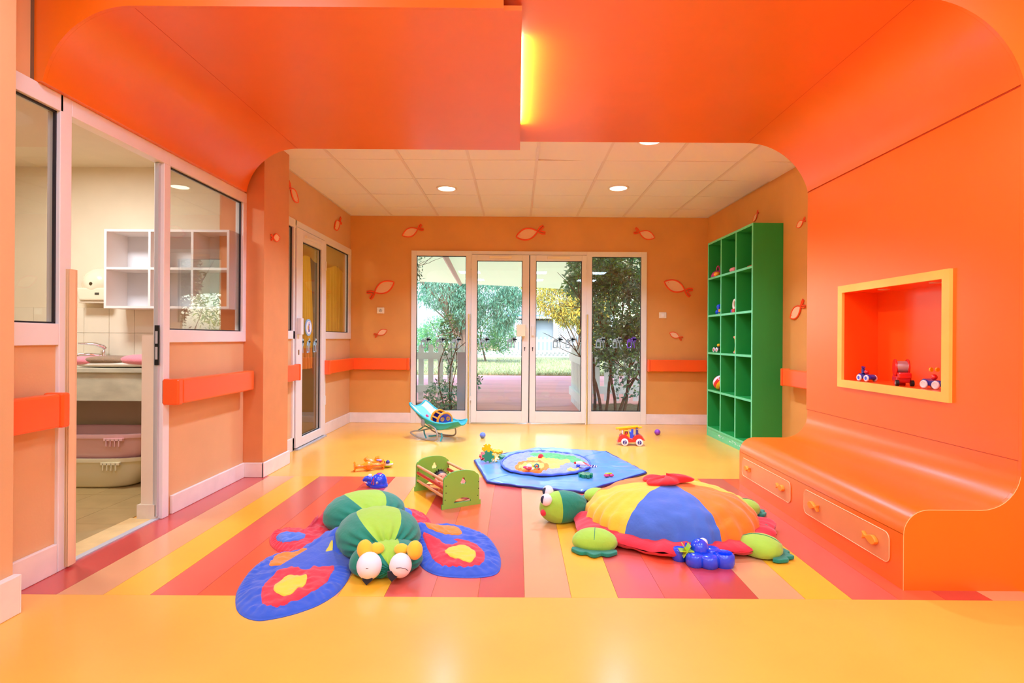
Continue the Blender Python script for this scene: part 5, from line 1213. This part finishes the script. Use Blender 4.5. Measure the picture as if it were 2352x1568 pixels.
for k in range(9): B().tube([(-.145+.026*k, -.024, .169+.0032*k), (-.145+.026*k, .024, .169+.0032*k)], .005, 6).build('rung', TY_, lad, smooth=True)
for x in (-.065, .085):
    for y in (-1, 1):
        w = B(); w.lathe([(.028, -.014), (.036, -.012), (.038, 0), (.036, .012), (.028, .014)], c=(x, y*.056, .038), n=24, axis='y'); wo = w.build('wheel', TW, tk, smooth=True, angle=50)
        B().lathe([(.001, 0), (.021, 0), (.021, y*-.004)], c=(x, y*.0715, .038), n=18, axis='y').build('hub', TN, wo); B().tube([(x-.004, y*.0722, .055), (x+.005, y*.0722, .044), (x-.005, y*.0722, .032), (x+.004, y*.0722, .021)], .0025, 5).build('hub_mark', TW, wo)
# ---- blue bath toy ----
q = G(1622, 1299)
oc = thing('water_play_toy', 'glossy blue lobed plastic water toy with lime paddle wheel beside the turtle', 'toy', (q[0]-.005, q[1]+.055, 0), rz=-.05)
def cup(x, y, r, h): 
    return B().lathe([(.001, 0), (r*.86, 0), (r*.98, h*.18), (r, h*.5), (r*.95, h*.85), (r*.78, h), (r*.35, h*1.06), (.001, h*1.07)], c=(x, y, 0), n=32)
for (x, y, r_, h_) in ((-.045, -.050, .046, .058), (.018, -.062, .048, .056), (.055, .020, .045, .062), (-.105, .015, .040, .062), (-.03, .03, .040, .06)):
    cup(x, y, r_, h_).build('lobe', TB, oc, smooth=True, angle=60)
B().ell((-.014, -.012, .066), (.045, .045, .050), 32, 22).build('dome', TB, oc, smooth=True, angle=180)
B().lathe([(.046, 0), (.052, .02), (.050, .055), (.040, .064), (.036, .060), (.036, .035), (.001, .030)], c=(.095, -.045, 0), n=32).build('open_cup', TB, oc, smooth=True, angle=60)
B().tube([(-.068, .02, .055), (-.072, .02, .083)], [.012, .004], 10).build('spike', TB, oc, smooth=True)
B().ell((.008, .006, .092), (.024, .024, .022), 14, 10).build('white_knob', TW, oc, smooth=True)
wl_ = thing('x'); bpy.data.objects.remove(wl_)
pw = B()
for k in range(6):
    a = pi/3*k; pw.obox((-.083+.017*cos(a), -.028, .064+.017*sin(a)), (.036, .050, .004), ry=-a)
pw.build('paddle_wheel', TLM, oc, bevel=.001).rotation_euler = (0, 0, 0)
# ---- baby bouncer ----
q = G(1003, 1010)
bo = thing('baby_bouncer', 'turquoise and pale green baby bouncer on grey tube rockers', 'bouncer', (q[0]-.005, q[1]+.10, 0), rz=-.50)
BL, BG_, BT = cloth('bouncer_light_blue', (120, 206, 236), .3, 24), cloth('bouncer_pale_green', (214, 230, 176), .2, 24), cloth('bouncer_teal', (44, 176, 184), .2, 30)
def cl(t_):  # centre line from head (t=0) to foot (t=1)
    pts = [(-.30, .335), (-.245, .305), (-.13, .215), (.0, .145), (.12, .115), (.22, .13), (.33, .175)]; k = t_*(len(pts)-1); i = min(int(k), len(pts)-2); f_ = k-i
    p0, p1, p2, p3 = [Vector((*pts[max(0, min(len(pts)-1, i+d))], 0)) for d in (-1, 0, 1, 2)]
    return .5*((2*p1)+(-p0+p2)*f_+(2*p0-5*p1+4*p2-p3)*f_*f_+(-p0+3*p1-3*p2+p3)*f_**3)
def seat(i, j, u0, u1):
    t_ = j; s = u0+(u1-u0)*i; c_ = cl(t_); hw = .175*(sin(pi*min(1, .14+t_*.80))**.45); rise = .085*(.55+.45*sin(pi*t_))
    x = c_.x + (.05*abs(s)**2 if t_ < .2 else 0)*(1-t_*5); return (x-.03*abs(s)**3*(1-t_), hw*s, c_.y+rise*abs(s)**2.6+.004*nz(t_*9, s*5))
B().sheet(lambda i, j: seat(i, j, -.45, .45), 24, 40).build('seat_centre', BL, bo, smooth=True, angle=180, solid=.010)
for s0, s1 in ((-1, -.45), (.45, 1)): B().sheet(lambda i, j: seat(i, j*.62, s0, s1), 12, 26).build('side_bolster', BG_, bo, smooth=True, angle=180, solid=.014)
for s0, s1 in ((-1, -.45), (.45, 1)): B().sheet(lambda i, j: seat(i, .62+j*.38, s0, s1), 12, 16).build('foot_panel', BT, bo, smooth=True, angle=180, solid=.010)
rim = [seat(0, t_/30, -1, -1) for t_ in range(31)] + [seat(1, 1, -1+2*k/12, -1+2*k/12) for k in range(1, 12)] + [seat(0, t_/30, 1, 1) for t_ in range(30, -1, -1)] + [seat(1, 0, 1-2*k/12, 1-2*k/12) for k in range(1, 12)]
B().tube(rim, .011, 8, closed=True).build('rim_piping', BT, bo, smooth=True, angle=180)
def under(i, j):
    p = seat(0, .30+.68*j, -1, -1); return (p[0], p[1]*(1-.10*i)+0*.02, p[2]-.075*sin(pi*min(1, j*1.02))**.6*i)
for sg_ in (1, -1): B().sheet(lambda i, j: (lambda p: (p[0], p[1]*sg_, p[2]))(under(i, j)), 4, 26).build('side_skirt', BT, bo, smooth=True, angle=180, solid=.006)
FRM = M('grey_tube_frame', (176, 172, 164), .35, metal=.3)
for sg_ in (1, -1):
    y = .17*sg_; path = [(-.02, y*.9, .175), (.04, y, .165), (.10, y, .13), (.125, y, .06), (.105, y, .020), (.04, y, .010), (-.06, y, .012), (-.16, y, .030), (-.225, y, .058), (-.235, y, .072), (-.20, y*.9, .085), (-.15, y*.8, .088)]
    sm = []
    for k in range(len(path)-1):
        p0, p1, p2, p3 = [Vector(path[max(0, min(len(path)-1, k+d))]) for d in (-1, 0, 1, 2)]
        for f_ in (0, .25, .5, .75): sm.append(.5*((2*p1)+(-p0+p2)*f_+(2*p0-5*p1+4*p2-p3)*f_*f_+(-p0+3*p1-3*p2+p3)*f_**3))
    B().tube(sm, .009, 8).build('rocker', FRM, bo, smooth=True, angle=180)
    B().ell((-.07, y, .185), (.026, .014, .045), 16, 10).build('hinge', M('hinge_grey', (150, 152, 158), .4), bo, smooth=True, angle=180)
    B().tube([(-.09, y, .22), (-.17, y*.95, .285)], .007, 6).build('back_strut', FRM, bo, smooth=True)
B().tube([(-.15, -.137, .088), (-.15, .137, .088)], .008, 8).build('cross_bar', FRM, bo, smooth=True)
for pth in ([(-.15, -.05, .09), (-.12, -.08, .055), (-.08, -.10, .012)], [(.14, -.12, .085), (.17, -.15, .05), (.165, -.17, .008)], [(.10, -.12, .06), (.02, -.12, .045), (-.03, -.12, .040)], [(-.20, -.08, .085), (-.19, .02, .12), (-.15, .06, .09)]):
    b = B(); b.tube(pth, .008, 4).build('strap', BT, bo)
o = B().prism([(r_*cos(2*pi*k/12), r_*sin(2*pi*k/12)) for k in range(12) for r_ in ((.020 if k % 2 else .012),)], -.006, .006, 'z').build('pink_flower', TP, bo); o.location = (-.11, -.045, .245); o.rotation_euler = (0, .7, 0)
# activity drum
dm = thing('activity_drum', 'orange caged activity drum with a blue end plate sitting in the bouncer', 'toy', (q[0]+.045, q[1]+.055, .215), rot=(0, .1, -.95), scale=1.2)
R1, HL = .072, .060
for h_ in (-HL, HL): B().tube([(h_, R1*cos(2*pi*k/32), R1*sin(2*pi*k/32)) for k in range(32)], .011, 8, closed=True).build('rim', TO, dm, smooth=True, angle=180)
for k in range(9):
    a = 2*pi*k/9; B().tube([(-HL, R1*cos(a), R1*sin(a)), (HL, R1*cos(a), R1*sin(a))], .008, 6).build('cage_bar', TO, dm, smooth=True)
B().lathe([(.001, HL-.004), (R1-.006, HL-.004), (R1-.006, HL+.006), (.001, HL+.006)], n=32, axis='x').build('end_plate', TN, dm)
for a, m_ in ((.6, TO), (2.6, TO), (4.6, TRD)):
    B().tube([(HL+.008, .034*cos(a)+.017*cos(2*pi*k/7), .034*sin(a)+.017*sin(2*pi*k/7)) for k in range(7)], .004, 6, closed=True).build('hole_rim', m_, dm, smooth=True)
    B().lathe([(.001, HL+.0065), (.015, HL+.0065)], c=(0, .034*cos(a), .034*sin(a)), n=16, axis='x').build('hole', M('drum_inside', (222, 190, 140), .6), dm)
B().lathe([(.001, -HL+.004), (R1-.006, -HL+.004)], n=32, axis='x').build('back_plate', TN, dm)
# ---- toys in the green shelf ----
def at(label, nm, cat, col, row, fy, dx=.09, rz=0, z=0):
    p = shelfpt(col, row, fy, dx); return thing(nm, label, cat, (p[0], p[1], p[2]+z), rz=rz)
MG = pl_('toy_magenta', (196, 30, 120))
o = at('magenta dome toy with a handle and orange flap, top left compartment of the shelf', 'dome_toy', 'toy', 0, 4, .40, .06)
B().lathe([(.001, .075), (.03, .072), (.06, .05), (.075, .02), (.078, 0), (.001, 0)], n=28).build('dome', MG, o, smooth=True, angle=60)
B().tube([(0, .05*cos(radians(a)), .05+.075*sin(radians(a))) for a in range(0, 181, 15)], .007, 8).build('handle', MG, o, smooth=True)
B().ell((-.035, -.06, .025), (.035, .045, .030), 16, 10).build('orange_flap', TO, o, smooth=True)
o = at('blue and white toy half hidden beside the magenta dome in the shelf', 'round_toy', 'toy', 0, 4, .74, .13); B().ell((0, 0, .055), (.045, .045, .055), 20, 14).build('body', pl_('toy_sky', (40, 160, 220)), o, smooth=True, angle=180); B().ell((-.02, .012, .075), (.030, .035, .035), 16, 10).build('white_face', TW, o, smooth=True, angle=180)
o = at('pale pink twin balls in the middle compartment of the top row', 'pink_balls', 'toy', 1, 4, .46, .06)
B().ell((0, .022, .028), .028, 20, 14).build('ball', M('toy_blush', (236, 150, 150), .4), o, smooth=True, angle=180); B().ell((0, -.028, .028), .028, 20, 14).build('ball', _mats['toy_blush'], o, smooth=True, angle=180)
o = at('small flat red block at the right edge of the top row of the shelf', 'red_block', 'toy', 2, 4, .50, .08); bx('brick', TRD, o, -.03, .03, -.045, .045, 0, .022, bevel=.003)
for k in range(3): B().lathe([(.009, .022), (.009, .030), (.001, .030)], c=(0, -.03+.03*k, 0), n=12).build('stud', TRD, o, smooth=True, angle=50)
o = at('blue faceted toy with a yellow piece, second row of the shelf', 'faceted_toy', 'toy', 0, 3, .46, .07)
for c_, r_ in (((0, .05, .030), .032), ((0, 0, .085), .036), ((.01, .0, .03), .030)): B().ell(c_, r_, 6, 4).build('facet_ball', TB, o)
bx('yellow_piece', TY_, o, -.02, .03, -.055, -.018, .03, .06, bevel=.003); bx('green_piece', TG_, o, -.02, .03, -.06, 0, 0, .02, bevel=.003)
o = at('cream ring toy with red and blue base, second row of the shelf', 'ring_toy', 'toy', 1, 3, .50, .08)
B().tube([(0, .042*cos(2*pi*k/24), .088+.05*sin(2*pi*k/24)) for k in range(24)], .015, 10, closed=True).build('ring', M('toy_cream', (240, 226, 200), .4), o, smooth=True, angle=180); bx('base', TRD, o, -.03, .03, -.045, .03, 0, .045, bevel=.006); bx('base_block', TB, o, -.03, .03, .03, .055, 0, .04, bevel=.006)
def car(o, body, hub, s=1.0, drv=TRD, wheel=TW):
    B().prism([(-.085*s, .022*s), (-.09*s, .045*s), (-.06*s, .066*s), (-.02*s, .062*s), (.02*s, .060*s), (.06*s, .072*s), (.085*s, .055*s), (.085*s, .022*s)], -.032*s, .032*s, 'y').build('body', body, o, bevel=.008*s)
    for x in (-.048*s, .045*s):
        for y in (-1, 1):
            w = B().tube([(x+.022*s*cos(2*pi*k/20), y*.040*s, .031*s+.022*s*sin(2*pi*k/20)) for k in range(20)], .009*s, 8, closed=True).build('wheel', wheel, o, smooth=True, angle=180)
            B().lathe([(.001, y*.046*s), (.016*s, y*.046*s), (.018*s, y*.030*s)], c=(x, 0, .031*s), n=16, axis='y').build('hub', hub, w, smooth=True, angle=50)
    B().ell((0, 0, .085*s), .021*s, 14, 10).build('driver_head', drv, o, smooth=True, angle=180)
    return o
o = at('small toy car with white wheels and red hubs, third row of the shelf', 'toy_car', 'toy car', 0, 2, .42, .07, rz=radians(-90)); car(o, pl_('toy_black', (30, 24, 30)), TRD, .95, TY_)
B().tube([(.035, 0, .06), (.05, 0, .085), (.07, 0, .07)], .007, 8).build('roll_bar', BLACK, o, smooth=True)
o = at('tall yellow bone-shaped rattle standing in the third row of the shelf', 'bone_rattle', 'toy', 1, 2, .58, .08)
B().lathe([(.001, 0), (.026, .002), (.028, .018), (.017, .035), (.014, .09), (.017, .150), (.028, .166), (.026, .182), (.001, .185)], n=20).build('shaft', TY_, o, smooth=True, angle=60)
for z in (.012, .172): B().lathe([(.0285, z-.007), (.0295, z), (.0285, z+.007)], n=20).build('pink_band', M('toy_blush', (236, 150, 150), .4), o, smooth=True)
o = at('red, yellow and white striped ball in the fourth row of the shelf', 'striped_ball', 'ball', 0, 1, .46, .09, z=.085)
def ballseg(a0_, a1_): return B().sheet(lambda i, j: (lambda ph, th: (.085*sin(ph)*cos(th), .085*cos(ph), .085*sin(ph)*sin(th)))(pi*(a0_+(a1_-a0_)*j), 2*pi*i), 32, 5, cu=True)
o.rotation_euler = (.6, 0, .5)
for k, m_ in enumerate((TY_, TRD, TW, TRD, TY_, TRD, TW)): ballseg(k/7, (k+1)/7).build('ball_stripe', m_, o, smooth=True, angle=180)
# ---- toys in the niche ----
def nich(u, v): return PX(u, v, 2.30)
o = thing('toy_car', 'blue toy car with white tyres and red driver, left in the display niche', 'toy car', (2.30, 3.64, .838), rz=radians(75)); car(o, TN, TB, .72, TRD)
o.rotation_euler = (0, 0, radians(95)); B().tube([(.03, 0, .05), (.034, 0, .085), (.030, 0, .092)], [.012, .009, .013], 10).build('chimney', TN, o, smooth=True)
o = thing('spool_toy', 'red toy cement mixer with a silver drum in the middle of the display niche', 'toy', (2.315, 3.33, .838), rz=radians(70))
for y in (-.032, .032): B().lathe([(.001, y-.006), (.050, y-.006), (.054, y), (.050, y+.006), (.001, y+.006)], c=(.01, 0, .105), n=28, axis='y', sx=.7).build('side_disc', TRD, o, smooth=True, angle=50)
B().lathe([(.036, -.028), (.036, .028)], c=(.01, 0, .110), n=28, axis='y').build('drum', M('toy_silver', (206, 190, 190), .3, metal=.6), o, smooth=True, angle=50)
bx('chassis', TRD, o, -.05, .055, -.038, .038, .018, .060, bevel=.010); bx('step', TRD, o, -.070, -.03, -.034, .034, .045, .080, bevel=.008); bx('foot', TRD, o, .03, .05, -.03, .03, 0, .020, bevel=.003)
for y in (-1, 1): w = B().lathe([(.001, y*.030), (.018, y*.030), (.018, y*.046), (.001, y*.046)], c=(-.055, 0, .018), n=20, axis='y').build('wheel', BLACK, o, smooth=True, angle=50); B().lathe([(.001, y*.047), (.009, y*.047)], c=(-.055, 0, .018), n=14, axis='y').build('hub', TW, w)
o = thing('toy_car', 'violet toy car with yellow headlights at the right end of the display niche', 'toy car', (2.33, 3.09, .838), rz=radians(75)); car(o, TN, TW, .78, TRD)
o.rotation_euler = (0, 0, radians(100))
for y in (-.017, .017): B().ell((-.072, y, .040), (.007, .010, .010), 12, 8).build('headlight', TY_, o, smooth=True); B().lathe([(.001, -.004), (.012, -.004), (.012, .004), (.001, .004)], c=(.0, y*1.2, .108), n=14, axis='x').build('roof_lamp', TY_, o)
